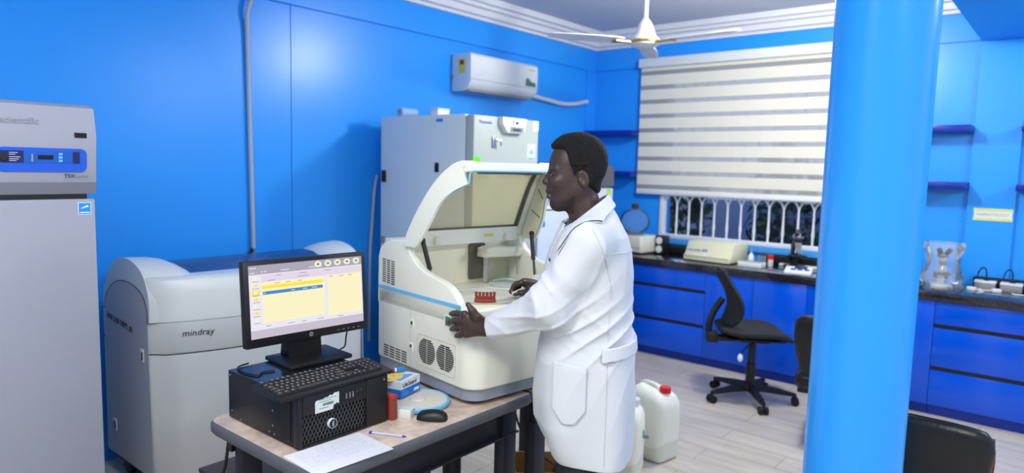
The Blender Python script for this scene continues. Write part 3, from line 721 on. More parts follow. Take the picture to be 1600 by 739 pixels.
# ------------------------------------------------------------------ tables
TZ = .75
def table(name, label, x0, x1, y0, y1, legs):
    t = thing(name, label, 'table', (x0, y0, 0)); w_, d_ = x1 - x0, y1 - y0
    MB().prism(rrect(.008, w_ - .008, .008, d_ - .008, (.012, .012, .055, .055)), TZ - .005, TZ).build('tabletop', LAMIN, t, smooth=0)
    pts = rrect(0, w_, 0, d_, (.02, .02, .06, .06)); inn = rrect(.008, w_ - .008, .008, d_ - .008, (.012, .012, .055, .055))
    m = MB(); m.loft([[(x, y, TZ - .0045) for x, y in inn], [(x, y, TZ - .001) for x, y in inn], [(x, y, TZ - .008) for x, y in pts], [(x, y, TZ - .034) for x, y in pts], [(x, y, TZ - .045) for x, y in inn]])
    m.build('edge_band', TEDGE, t, smooth=60)
    m = MB(); m.box(.05, w_ - .05, .055, .075, .60, TZ - .045); m.box(.05, w_ - .05, .03, .075, .597, .603); m.build('front_apron', STEELT, t, smooth=0)
    MB().box(.05, w_ - .05, d_ - .09, d_ - .07, .64, TZ - .045).build('rear_apron', STEELT, t, smooth=0)
    for lx, ly in legs:
        m = MB(); m.box(lx, lx + .075, ly, ly + .05, .012, TZ - .045, .003); l = m.build('leg', STEELT, t)
        m = MB(); m.lathe([(.02, 0), (.025, .004), (.022, .012)], (lx + .037, ly + .025, 0), n=14); m.build('leg_foot', BLACK, l)
    return t
table('work_table', 'lab table with mottled beige top under the computer', 1.095, 2.105, 1.616, 2.28, ((.06, .035), (.06, .52), (.875, .035), (.875, .52)))
table('work_table', 'lab table end behind the man, right of the computer table', 2.11, 2.86, 1.616, 2.28, ((.055, .035), (.055, .52), (.62, .035), (.62, .52)))

# ------------------------------------------------------------------ bench top analyzer with raised lid
AN_ROT = R(-8); AX, AY = 1.795, 1.665
an = thing('benchtop_analyzer', 'white bench top analyzer with its hinged lid raised open', 'analyzer', (AX, AY, TZ), AN_ROT)
AWD, ADP = .65, .67
z_ = lambda z: z - .75
MB().prism(rrect(.012, AWD - .012, .012, ADP - .012, (.07, .07, .03, .03), 10), .018, .062).build('base', ANB, an)
for x, y in ((.09, .07), (AWD - .09, .07), (.09, ADP - .07), (AWD - .09, ADP - .07)):
    m = MB(); m.lathe([(.016, 0), (.02, .003), (.018, .019)], (x, y, 0), n=16); m.build('foot', BLACK, an)
m = MB(); pl = rrect(0, AWD, 0, ADP, (.075, .075, .03, .03), 10)
m.prism(pl, .062, .369, 'xy', .010, 3); body = m.build('body', ANW, an)
sidep = [(.62, .30), (.076, .30), (.078, .372), (.092, .392), (.113, .415), (.145, .437), (.19, .452), (.25, .463), (.31, .476), (.36, .495), (.40, .523), (.42, .55), (.43, .578), (.45, .588), (.54, .582), (.605, .566), (.64, .54), (.655, .50), (.66, .30)]
for s in (0, 1):
    x0 = 0.0 if s == 0 else AWD - .034
    m = MB(); m.prism(sidep, x0, x0 + .034, 'yz', .007, 3); sp = m.build('side_panel', ANW, an)
    if s == 0: left_panel = sp
    m = MB(); m.box(-.0018 if s == 0 else AWD - .001, .001 if s == 0 else AWD + .0018, .074, .652, .3635, .3795, .001); m.build('cyan_stripe', CYAN, an, smooth=0)
m = MB(); m.box(.034, AWD - .034, .50, ADP - .012, .30, .576, .004); m.build('rear_housing', ANIN, an)
m = MB(); m.prism(rrect(.034, AWD - .034, .03, .50, .01), .366, .3725, 'xy', .002); m.build('work_deck', ANIN, an)
m = MB(); m.lathe([(.168, .3725), (.172, .3765), (.160, .3765), (.156, .3728)], (.205, .20, 0), n=48, cap=False); m.build('disc_rim', M('rim_grey', (190, 194, 196), .4), an)
m = MB(); m.lathe([(.154, .3726), (.153, .3736), (.06, .3736), (.055, .377), (.01, .377)], (.205, .20, 0), n=48); m.build('reagent_disc', M('disc_cream', (206, 204, 190), .45), an)
m = MB(); m.lathe([(.07, .3725), (.072, .377), (.01, .377)], (.46, .34, 0), n=36); m.build('wash_well', M('rim_grey', (190, 194, 196), .4), an)
m = MB(); m.box(.50, .60, .10, .22, .3725, .43, .006); m.build('iso_block', WHITE, an)
# sampling arm in its slot
m = MB(); m.prism(rrect(.372, .462, .385, .548, .012), .488, .5005, 'xz'); m.build('arm_slot', M('slot_dark_olive', (96, 92, 80), .5), an)
m = MB(); m.prism([(.40, .492), (.40, .53), (.43, .538), (.60, .53), (.622, .52), (.625, .492), (.60, .484)], .40, .475, 'xz', .008, 3); m.build('sampling_arm', ANIN, an)
m = MB(); m.tube([(.425, .44, .49), (.425, .44, .378)], .012, 16); m.build('arm_column', SILVER, an)
m = MB(); m.tube([(.60, .42, .486), (.60, .42, .40)], .0022, 8); m.build('probe', SILVER, an)
for k in range(3): MB().tube(bez([(.47 + .02 * k, .44, .377), (.52, .40 - .03 * k, .39), (.56 + .015 * k, .36, .378)]), .0022, 6).build('tubing', M('tube_clear', (190, 220, 215), .3), an)
# vents, service door, locks, switch on the left side
m = MB()
for c in range(3):
    for r_ in range(11):
        y = .525 + .034 * c; z = .392 + .0095 * r_ + .002 * c; m.box(-.0016, .001, y, y + .024, z, z + .004)
m.build('upper_vent', DARKVENT, an, smooth=0)
m = MB()
for c in range(4):
    for r_ in range(5):
        y = .43 + .046 * c; z = .078 + .0105 * r_; m.box(-.0016, .001, y, y + .036, z, z + .0045)
m.build('lower_vent', DARKVENT, an, smooth=0)
for yc in (.165, .285):
    m = MB()
    for k in range(12):
        dz = -.05 + .1 * (k + .5) / 12; wv = .055 * math.sqrt(1 - (dz / .053) ** 2)
        m.box(-.0024, .001, yc - wv, yc - .003, .157 + dz, .157 + dz + .0045); m.box(-.0024, .001, yc + .003, yc + wv, .157 + dz, .157 + dz + .0045)
    m.build('fan_vent', DARKVENT, an, smooth=0)
def outline(name, y0, y1, z0, z1, wd, mat):
    m = MB(); o = rrect(y0, y1, z0, z1, .008); i = rrect(y0 + wd, y1 - wd, z0 + wd, z1 - wd, .007)
    m.loft([[(0.0005, a, b_) for a, b_ in o], [(-.0012, a, b_) for a, b_ in o], [(-.0012, a, b_) for a, b_ in i], [(.0005, a, b_) for a, b_ in i]], False, False); return m.build(name, mat, an, smooth=0)
outline('vent_panel', .10, .35, .093, .222, .0022, M('seam_light', (188, 192, 186), .5))
outline('service_door', .40, .615, .070, .325, .0022, M('seam_light', (188, 192, 186), .5))
for y, z in ((.392, .252), (.398, .155)):
    k = MB().box(-.003, .001, y - .013, y + .013, z - .018, z + .018, .001).build('door_lock', ANW, an)
    MB().box(-.0042, -.0028, y - .008, y + .004, z - .002, z + .010).build('lock_slot', DKGREY, k, smooth=0)
k = MB().box(-.0012, .001, .128, .172, .285, .33, .0005).build('power_switch', WHITE, an)
MB().box(-.0022, -.001, .135, .165, .290, .325, .0004).build('switch_rocker', GREEN, k)
# raised lid: two side skirts, side strips, hinge bar, top lip, smoked window and its dark seal
uq = [0, .004, .018, .040, .066, .088]
Q = [(.437, .566), (.428, .613), (.372, .716), (.302, .818), (.230, .886), (.185, .906)]
I = [(.362, .566), (.335, .594), (.290, .668), (.252, .750), (.205, .798), (.150, .825)]
def curve3(us, ps, n=5): return bez([(u, p[0], p[1]) for u, p in zip(us, ps)], n)
def mirror(c): return [Vector((AWD - p.x, p.y, p.z)) for p in c]
QL = curve3(uq, Q); IL = curve3(uq, I); QR, IR = mirror(QL), mirror(IL)
def strip(mb, A, B, th):
    rings = []
    for i in range(len(A)):
        tg = (A[min(i + 1, len(A) - 1)] - A[max(i - 1, 0)]).normalized(); ab = (B[i] - A[i]).normalized(); n = tg.cross(ab).normalized() * th
        rings.append([A[i], B[i], B[i] + n, A[i] + n])
    mb.loft(rings)
def shift(c, d): return [p + Vector((d, 0, 0)) for p in c]
lid = MB()
strip(lid, QL, IL, -.012); strip(lid, QR, IR, .012)
GL, GR = shift(QL, .062), shift(QR, -.062)
strip(lid, QL, GL, .012); strip(lid, QR, GR, -.012)
hb0 = [GL[0] + (GR[0] - GL[0]) * k / 8 for k in range(9)]; hb1 = [GL[6] + (GR[6] - GL[6]) * k / 8 for k in range(9)]
strip(lid, hb0, hb1, .02)
nQ = len(QL) - 1
tl = [QL[nQ] + (QR[nQ] - QL[nQ]) * k / 12 for k in range(13)]
lid.loft([[p + Vector((0, dy, dz)) for dy, dz in ((.012, .002), (.004, .007), (-.008, .004), (-.020, -.012), (-.026, -.030), (-.018, -.034), (.004, -.020), (.014, -.012))] for p in tl])
# rounded front corners of the lip
for cc, s in ((QL[nQ], 1), (QR[nQ], -1)):
    lid.ell((cc.x + s * .004, cc.y, cc.z - .008), (.012, .016, .012), 14, 8)
lid_o = lid.build('lid_shell', ANW, an, smooth=40)
m = MB(); strip(m, shift(IR, -.0125), [p + (q - p) * .93 + Vector((-.0125, 0, 0)) for p, q in zip(IR, QR)], -.0012); ins = m.build('inner_skirt_liner', ANIN, lid_o, smooth=40)
for k in (10, 15, 20):
    p0, p1 = IR[k] + Vector((-.0145, 0, 0)), IR[k] + (QR[k] - IR[k]) * .75 + Vector((-.0145, 0, 0)); m = MB(); m.tube([p0 + (p1 - p0) * .1, p1], .0016, 6); m.build('liner_slot', DARKVENT, ins)
rows = []
for k in range(6, nQ + 1):
    off = Vector((0, .006, -.004)); rows.append([GL[k] + off + (GR[k] - GL[k]) * j / 6 for j in range(7)])
m = MB(); rr_ = [[p for p in r] + [p + Vector((0, .003, .003)) for p in r[::-1]] for r in rows]; m.loft(rr_); m.build('smoked_window', SMOKE, lid_o)
seal = M('seal_dark_brown', (92, 84, 66), .5)
m = MB()
inward = Vector((0, -.006, -.005))
m.tube([p + inward for p in GL[6:]] , .007, 8); m.tube([p + inward for p in GR[6:]], .009, 8)
m.tube([p + inward for p in hb1], .009, 8); m.tube([GL[nQ] + Vector((0, -.014, -.034)) + (GR[nQ] - GL[nQ]) * j / 8 for j in range(9)], .006, 8)
m.build('window_seal', seal, lid_o)
m = MB(); m.tube([p + Vector((-.002, -.004, .002)) for p in IL[18:]] + [IL[-1] + Vector((.002, -.002, .028)), IL[-1] + Vector((.008, .002, .043)), QL[-1] + Vector((.026, -.027, -.0295))] + [p + Vector((0, -.027, -.029)) for p in tl[2:]], .0035, 8); m.build('cyan_trim', CYAN, lid_o)
a = hb0[5] + (hb1[5] - hb0[5]) * .45
m = MB(); m.box(a.x, a.x + .05, a.y - .022, a.y - .0195, a.z - .008, a.z + .008); m.build('warning_label', YELLOW, lid_o, smooth=0)
for k in (1, 7):
    a = hb0[k] + (hb1[k] - hb0[k]) * .35
    m = MB(); m.box(a.x - .012, a.x + .012, a.y - .035, a.y, a.z - .022, a.z + .012, .004); m.build('hinge_block', ANIN, lid_o)
for s in (0, 1):
    pt = IL[5] + Vector((.018, .02, .0)) if s == 0 else IR[5] + Vector((-.02, .02, 0))
    pb = Vector((.048, .30, .395)) if s == 0 else Vector((AWD - .05, .30, .395))
    mid = pt + (pb - pt) * .58
    g = MB(); g.tube([pt, mid], .0095, 14); g = g.build('gas_strut', BLACK, an)
    MB().tube([mid, pb], .0045, 10).build('strut_rod', DKGREY, g)
    MB().ell(tuple(pt), (.012, .012, .012), 12, 8).build('strut_joint', BLACK, g); MB().ell(tuple(pb), (.014, .014, .012), 12, 8).build('strut_joint', BLACK, g)

def anw(u, v, z):       # analyzer frame -> world
    c, s = math.cos(AN_ROT), math.sin(AN_ROT); return (AX + u * c - v * s, AY + u * s + v * c, TZ + z)
# red cup rack on the disc
p = anw(.138, .098, .3746)
t = thing('cup_rack', 'brick red sample cup rack standing on the open analyzer disc', 'rack', p, AN_ROT - R(38))
ar = [(-.042, -.012), (-.02, -.02), (.0, -.022), (.02, -.02), (.042, -.012), (.036, .012), (.018, .005), (0, .003), (-.018, .005), (-.036, .012)]
MB().prism(ar, 0, .014, 'xy', .002).build('rack_base', BRICKRED, t)
MB().prism([(x * .95, y * .9) for x, y in ar], .014, .022, 'xy', .002).build('rack_top', M('brick_red_dark', (140, 40, 32), .5), t)
for k in range(6):
    x = -.035 + .014 * k; y = -.004 - .008 * (1 - (x / .035) ** 2)
    c, s = math.cos(AN_ROT - R(38)), math.sin(AN_ROT - R(38))
    q = thing('sample_cup', 'small brick red sample cup standing in the red rack', 'cup', (p[0] + x * c - y * s, p[1] + x * s + y * c, p[2] + .022), 0, 'red sample cups in the rack')
    MB().lathe([(.0052, 0), (.0055, .012), (.0062, .013), (.0062, .017), (.004, .0185)], n=12).build('cup_body', BRICKRED, q)

# ------------------------------------------------------------------ computer, monitor, keyboard, mouse
pc = thing('desktop_computer', 'black desktop tower lying flat on the beige table', 'computer', (1.160, 1.803, TZ))
PW, PD, PH = .355, .432, .170
m = MB(); m.box(.002, PW - .002, .03, PD, .004, PH, .002); m.build('chassis', BLACKS, pc)
m = MB(); m.box(.0, PW, .028, PD - .01, PH, PH + .0016); m.build('top_panel', PCTOP, pc, smooth=0)
m = MB(); m.box(.0, .016, .0, .03, .003, PH, .004); m.box(.262, PW, .0, .03, .003, PH, .004); m.box(.016, .262, .0, .03, .108, PH, .003); m.box(.016, .262, .0, .03, .003, .010, .002)
bz = m.build('front_bezel', BLACK, pc)
m = MB(); m.box(.016, .262, .016, .029, .010, .108); m.build('grille_back', M('grille_dark', (9, 9, 11), .8), pc, smooth=0)
m = MB()
def clipline(x0, z0, dx, dz, X0, X1, Z0, Z1):
    ts = []
    t0, t1 = -9, 9
    for p_, d_, lo_, hi_ in ((x0, dx, X0, X1), (z0, dz, Z0, Z1)):
        a_, b_ = (lo_ - p_) / d_, (hi_ - p_) / d_
        t0, t1 = max(t0, min(a_, b_)), min(t1, max(a_, b_))
    return (t0, t1) if t1 > t0 + .004 else None
for sg in (1, -1):
    for k in range(34):
        x0 = -.10 + k * .0138; q = clipline(x0, .01 if sg == 1 else .108, .45, .89 * sg, .0165, .2615, .0105, .1075)
        if q:
            A_ = Vector((x0 + .45 * q[0], .010, (.01 if sg == 1 else .108) + .89 * sg * q[0])); B_ = Vector((x0 + .45 * q[1], .010, (.01 if sg == 1 else .108) + .89 * sg * q[1]))
            m.tube([A_, B_], .0016, 5)
m.build('front_grille', M('grille_plastic', (66, 66, 70), .4), pc, smooth=60)
lg = MB(); lg.lathe([(.0147, -.004), (.0158, -.004), (.0158, .008), (.0147, .008)], (.128, .004, .056), n=30, axis='y', cap=False); lg = lg.build('round_logo', STICKW, pc)
MB().lathe([(.0147, -.003), (.0147, .006)], (.128, .004, .056), n=30, axis='y').build('logo_plate', BLACK, lg)
text('logo_letters', 'DELL', .0082, STICKW, (.1308, -.0002, .0468), (0, 0, 1), (-1, 0, 0), lg, depth=.0004)
m = MB(); pts = [(.060, .106), (.060, .142), (.064, .147), (.092, .148), (.10, .151), (.107, .149), (.115, .155), (.124, .152), (.133, .158), (.150, .158), (.150, .120), (.144, .121), (.141, .126), (.136, .119), (.130, .121), (.126, .106)]
m.prism(pts, -.0012, .0, 'xz'); st = m.build('torn_sticker', M('sticker_paper', (214, 226, 220), .6), pc, smooth=0)
m = MB(); rs = np.random.RandomState(2)
x = .088
while x < .128:
    wv = rs.choice([.0006, .001, .0015]); m.box(x, x + wv, -.0016, -.0011, .125, .133); x += wv + rs.choice([.0007, .0011])
for z, x1 in ((.139, .12), (.146, .14), (.117, .11)): m.box(.075, x1, -.0016, -.0011, z, z + .0012)
m.build('sticker_print', INKD, st, smooth=0)
for k, x in enumerate((.178, .192, .204)): MB().box(x, x + .004, -.0012, .001, .126, .145, .0005).build('front_port', SILVER if k == 2 else GREY, pc, smooth=0)
m = MB(); m.lathe([(.004, -.001), (.004, .002)], (.222, 0, .140), n=14, axis='y'); m.lathe([(.004, -.001), (.004, .002)], (.24, 0, .143), n=14, axis='y'); m.build('audio_jack', DKGREY, pc)
for y, z in ((.42, .155), (.41, .03), (.35, .012), (.15, .14), (.15, .095), (.15, .045), (.17, .02), (.14, .018), (.06, .02), (.07, .15)):
    m = MB(); m.lathe([(.0022, -.0012), (.0030, -.0006), (.003, .003)], (.0015, y, z), n=10, axis='x'); m.build('side_screw', SILVER, pc)
m = MB(); m.box(-.0012, .003, .045, .10, .02, .155, .001); m.build('side_recess', BLACKM, pc, smooth=0)
m = MB(); m.lathe([(.003, -.002), (.003, .002)], (PW - .018, 0, .155), n=12, axis='y'); m.build('bezel_clip', SILVER, pc)
for x in (.04, PW - .06):
    for y in (.06, PD - .06): MB().box(x, x + .03, y, y + .02, 0, .0045).build('rubber_foot', BLACKM, pc, smooth=0)
PCT = TZ + PH + .0016

mo = thing('computer_monitor', 'black flat monitor showing a yellow results table', 'monitor', (1.428, 2.125, PCT), R(-3.5))
m = MB(); m.prism(rrect(-.125, .130, -.070, .125, .012), 0, .014, 'xy', .004); m.build('stand_base', BLACK, mo)
m = MB(); m.prism([(.045, .012), (.115, .012), (.105, .07), (.075, .20), (.045, .20), (.05, .07)], -.07, .07, 'yz', .010); m.build('stand_neck', BLACK, mo)
TILT = Matrix.Translation((0, .018, .08)) @ Matrix.Rotation(R(-4), 4, 'X')
m = MB(); m.box(-.247, .247, -.012, .020, 0, .302, .005, mat=TILT); m.box(-.16, .16, .02, .045, .03, .26, .012, mat=TILT); ho = m.build('monitor_housing', BLACK, mo)
sx0, sx1, sz0, sz1 = -.228, .228, .032, .286
def E_(name, rgb, s=1.0): return M(name, rgb, .4, emit=s * 1.0)
UI = [E_('ui_white', (244, 240, 252), .9), E_('ui_header', (176, 170, 188), .9), E_('ui_pale_yellow', (255, 246, 200), .95), E_('ui_yellow', (255, 232, 60), .95), E_('ui_blue', (60, 140, 205), .9), E_('ui_footer', (206, 198, 214), .9), E_('ui_icon', (246, 246, 214), .95), E_('ui_olive', (150, 150, 80), .8), E_('ui_grey', (150, 146, 160), .8), E_('ui_lilac', (236, 222, 240), .9)]
m = MB()
def ui(x0, x1, y0, y1, mi, lay):       # fractions of the screen, y from the top
    X0, X1 = sx0 + (sx1 - sx0) * x0, sx0 + (sx1 - sx0) * x1; Z1, Z0 = sz1 - (sz1 - sz0) * y0, sz1 - (sz1 - sz0) * y1; yy = -.0122 - .0003 * lay
    m.quad(*[tuple(TILT @ Vector(p)) for p in ((X0, yy, Z0), (X1, yy, Z0), (X1, yy, Z1), (X0, yy, Z1))], mi=mi)
ui(0, 1, 0, 1, 0, 0); ui(0, 1, 0, .125, 1, 1); ui(0, 1, .885, 1, 5, 1); ui(.02, .075, .14, .86, 0, 1); ui(.10, .995, .14, .235, 9, 1)
ui(.10, .635, .24, .80, 2, 1); ui(.665, .985, .24, .83, 2, 1); ui(.10, .625, .285, .33, 3, 2); ui(.105, .62, .365, .41, 4, 2)
ui(.02, .085, .34, .42, 3, 2)
for k in range(7): ui(.035, .065, .16 + .095 * k, .195 + .095 * k, 3 if k % 2 else 6, 3); ui(.025, .08, .215 + .095 * k, .222 + .095 * k, 8, 3)
for x0, x1, y in ((.01, .06, .03), (.01, .05, .095), (.095, .115, .085), (.125, .145, .085), (.26, .33, .085), (.5, .62, .085)): ui(x0, x1, y, y + .012, 0, 2)
for x0, x1, y in ((.22, .26, .155), (.42, .48, .155), (.64, .7, .155), (.15, .21, .215), (.40, .50, .20), (.2, .25, .26), (.3, .34, .26), (.4, .44, .26), (.68, .72, .255), (.78, .82, .26), (.86, .9, .26), (.12, .16, .84), (.3, .36, .845), (.42, .46, .85), (.56, .62, .85), (.75, .8, .86)): ui(x0, x1, y, y + .008, 8, 3)
for x0, x1 in ((.11, .13), (.34, .37), (.44, .48), (.52, .57)): ui(x0, x1, .383, .392, 0, 4)
for k in range(5):
    cx = .585 + .09 * k
    pts = []
    for i in range(24):
        a = 2 * PI * i / 24; pts.append(TILT @ Vector((sx0 + (sx1 - sx0) * cx + .0145 * math.cos(a), -.0134, sz1 - (sz1 - sz0) * .06 + .0115 * math.sin(a))))
    m.add([tuple(p) for p in pts], [tuple(range(24))], 6)
    ui(cx - .012, cx + .012, .045, .075, 7, 6)
sc = m.build('screen', UI, ho, smooth=0)
m = MB(); c = TILT @ Vector((0, -.0125, .0165)); m.lathe([(.0082, -.0006), (.0082, .001)], tuple(c), n=24, axis='y'); lg = m.build('round_logo', SILVER, ho)
text('logo_letters', 'hp', .011, BLACK, (c.x - .0055, c.y - .0008, c.z - .002), (1, 0, 0), (0, 0, 1), lg, depth=.0003, shear=.25)
for k in range(5):
    c = TILT @ Vector((.115 + .022 * k, -.0125, .014)); MB().box(c.x - .004, c.x + .004, c.y - .0006, c.y + .001, c.z - .0012, c.z + .0012).build('front_button', GREY, ho, smooth=0)
tag(MB().tube(bez([(1.60, 2.14, 1.02), (1.597, 2.15, .98), (1.59, 2.15, .94), (1.575, 2.16, PCT + .006)]), .003, 8).build('video_cable', CABLE), 'thin black cable hanging from the monitor onto the computer', 'cable')
tag(MB().tube(bez([(1.26, 2.10, PCT + .004), (1.22, 2.11, PCT + .004), (1.19, 2.09, PCT + .004), (1.175, 2.15, PCT + .004), (1.19, 2.22, PCT + .004), (1.24, 2.24, PCT + .004)]), .0032, 8).build('keyboard_cable', CABLE), 'thin black cable lying on the left of the computer top', 'cable')

kb = thing('keyboard', 'black full size keyboard resting on the computer top', 'keyboard', (1.316, 1.878, PCT), R(.5))
KT = Matrix.Rotation(R(4), 4, 'X')
m = MB(); m.prism([(-.078, .001), (.077, .001), (.077, .024), (.06, .0255), (-.065, .012), (-.078, .009)], -.222, .222, 'yz', .003); m.build('keyboard_case', BLACK, kb)
keyproto = {}
KEYM = M('keycap_dark', (44, 44, 48), .45); LEG = M('key_legend', (150, 150, 156), .5)
def key(x, y, wd):
    k = round(wd, 4)
    zz = .0125 + (y + .065) * .108
    if k not in keyproto:
        m = MB(); h = wd / 2 - .0012; g = .0082
        m.loft([[(-h, -g, 0), (h, -g, 0), (h, g, 0), (-h, g, 0)], [(-h + .002, -g + .0015, .0065), (h - .002, -g + .0015, .0065), (h - .002, g - .002, .0065), (-h + .002, g - .002, .0065)]])
        n0 = len(m.bm.verts)
        if wd < .06: m.box(-.003, .002, .0, .0045, .0064, .0067, mi=1)
        o = m.build('keycap', [KEYM, LEG], kb, smooth=0); keyproto[k] = o
    else:
        o = keyproto[k].copy(); COL.objects.link(o); o.parent = kb
    o.location = (x, y, zz); o.rotation_euler = (R(6), 0, 0)
U = .0187
rowsy = [.056, .032, .0133, -.0054, -.0241, -.0428]
nk = 0
def row(y, ws, x0=-.212):
    x = x0
    for wv in ws:
        if wv < 0: x += -wv * U; continue
        key(x + wv * U / 2, y, wv * U); x += wv * U
row(rowsy[0], [1, -1, 1, 1, 1, 1, -.5, 1, 1, 1, 1, -.5, 1, 1, 1, 1, -.3, 1, 1, 1])
row(rowsy[1], [1] * 13 + [2, -.3, 1, 1, 1, -.3, 1, 1, 1, 1])
row(rowsy[2], [1.5] + [1] * 12 + [1.5, -.3, 1, 1, 1, -.3, 1, 1, 1])
row(rowsy[3], [1.75] + [1] * 11 + [2.25, -3.6, 1, 1, 1])
row(rowsy[4], [2.25] + [1] * 10 + [2.75, -1.3, 1, -1.3, 1, 1, 1])
row(rowsy[5], [1.25] * 3 + [6.25] + [1.25] * 3 + [1.25, -.3, 1, 1, 1, -.3, 2, 1])

t = thing('computer_mouse', 'black computer mouse on the table in front of the analyzer', 'mouse', (1.635, 1.705, TZ), R(32))
rings = []
for k in range(13):
    a = PI * k / 12; y = -.055 * math.cos(a); hw = .0305 * math.sin(a) ** .45 if 0 < k < 12 else .004; hh = .034 * (math.sin(a) ** .6) * (1 + .12 * math.cos(a)) if 0 < k < 12 else .004
    rings.append([(hw * math.cos(b_), y, max(.0, .002 + hh * math.sin(b_))) for b_ in [PI * j / 10 for j in range(11)]] + [(0, y, 0)])
m = MB(); m.loft(rings); bd = m.build('mouse_body', BLACK, t, smooth=60)
MB().tube([(0, .028, .0285), (0, .040, .0245)], .0045, 10).build('scroll_wheel', DKGREY, bd)

# ------------------------------------------------------------------ small things on the table
t = thing('paper_sheets', 'white printed paper sheets hanging over the table corner', 'paper', (1.242, 1.705, TZ + .0005), R(-3))
rings = []
m = MB(); m.box(-.138, .138, -.092, .096, 0, .0012); m.build('top_sheet', PAPER, t, smooth=0)
rs = np.random.RandomState(8); m = MB()
for k in range(15):
    y = .078 - .0082 * k; x = -.115
    while x < .11:
        wv = rs.uniform(.006, .02)
        if rs.rand() < .82: m.box(x, min(x + wv, .115), y, y + .0022, .00125, .00135)
        x += wv + rs.uniform(.002, .006)
m.build('printed_lines', M('print_pale', (186, 188, 206), .7), t, smooth=0)
t = thing('ballpoint_pen', 'clear ballpoint pen with blue ends on the beige table', 'pen', (1.432, 1.703, TZ), R(-64))
MB().tube([(-.058, 0, .0045), (.052, 0, .0045)], .0042, 10).build('barrel', M('pen_clear', (190, 196, 216), .2), t)
MB().tube([(-.066, 0, .0045), (-.056, 0, .0045)], .0048, 10).build('end_cap', BLUEINK, t); MB().tube([(.052, 0, .0045), (.066, 0, .0045)], [.0042, .0012], 10).build('tip', BLUEINK, t)
MB().tube([(-.05, 0, .0045), (.05, 0, .0045)], .0018, 8).build('ink_refill', BLUEINK, t)
# round cover with cyan rim lying beside the analyzer
t = thing('disc_cover', 'round cream cover with cyan rim lying against the analyzer', 'cover', (1.708, 1.862, TZ))
MB().lathe([(.118, .002), (.122, .006), (.122, .016), (.117, .020), (.114, .020), (.112, .016), (.112, .002)], n=48).build('cyan_rim', CYAN, t)
MB().lathe([(.1115, .0), (.1115, .017), (.03, .019), (.028, .024), (.008, .025)], n=48).build('cover_plate', M('cover_cream', (216, 212, 204), .45), t)
t = thing('glove_box', 'blue and white cardboard box standing on the round cover', 'box', (1.652, 1.893, TZ + .0255), R(13))
MB().box(0, .125, 0, .165, 0, .031).build('blue_half', M('box_blue', (28, 112, 214), .5), t, smooth=0)
MB().box(0, .125, 0, .165, .031, .062).build('white_half', M('box_white', (224, 228, 234), .5), t, smooth=0)
text('box_lettering', 'LifeGuard', .022, INKD, (.012, -.0008, .038), (1, 0, 0), (0, 0, 1), t)
m = MB(); m.prism([(.01, .01), (.11, .02), (.07, .08), (.01, .11)], .062, .0628); m.prism([(.02, .13), (.115, .12), (.115, .155), (.03, .16)], .062, .0628); m.build('blue_print', M('box_light_blue', (90, 160, 235), .5), t, smooth=0)
MB().box(.085, .118, -.0008, .0, .006, .017).build('white_patch', STICKW, t, smooth=0)
for k in range(4): MB().box(.012, .05 - .004 * k, -.0008, 0, .005 + .006 * k, .007 + .006 * k).build('small_print', M('box_light_blue', (90, 160, 235), .5), t, smooth=0)
bx = Matrix.Translation((1.652, 1.893, TZ + .0255)) @ Matrix.Rotation(R(13), 4, 'Z')
pp = bx @ Vector((.03, .075, .063))
t = thing('paper_disc', 'yellow half round card with dark marks on the blue box', 'card', pp, R(10))
m = MB(); m.prism(circ(0, 0, .06, 28, .05), 0, .0015); m.build('card', M('card_yellow', (226, 198, 110), .6), t, smooth=0)
m = MB()
for x, y in ((-.045, .01), (-.04, -.01), (-.03, -.022), (.01, -.01), (.02, .02), (-.02, .01)): m.box(x, x + .009, y, y + .005, .0015, .002)
m.build('dark_marks', INKD, t, smooth=0)
pp = bx @ Vector((.065, .095, .065))
t = thing('marker_pen', 'purple marker pen with blue cap lying on the yellow card', 'marker', pp, R(-20))
MB().tube([(-.065, 0, .0095), (.015, 0, .0095)], .009, 14).build('marker_barrel', M('marker_purple', (130, 60, 150), .4), t)
MB().tube([(.015, 0, .0095), (.022, 0, .0095)], .0085, 14).build('marker_collar', STICKW, t)
MB().tube([(.022, 0, .0095), (.058, 0, .0095), (.06, 0, .0095)], [.0095, .009, .005], 14).build('marker_cap', M('cap_blue', (40, 130, 190), .4), t)
t = thing('red_box', 'upright brick red box squeezed beside the computer', 'box', (1.536, 1.838, TZ), R(2))
MB().box(-.0135, .0135, -.045, .045, 0, .075, .003).build('box_body', BRICKRED, t); MB().box(-.0145, .0145, -.046, .046, .075, .090, .003).build('box_lid', M('lid_red', (176, 58, 50), .45), t)
t = thing('white_carton', 'small pale white carton between red box and round cover', 'carton', (1.582, 1.805, TZ), R(28))
MB().box(-.022, .022, -.04, .04, 0, .03, .002).build('carton_body', M('carton_white', (214, 220, 214), .6), t); MB().box(-.016, .016, -.034, .034, .030, .0306).build('carton_print', M('carton_mint', (196, 216, 210), .6), t, smooth=0)
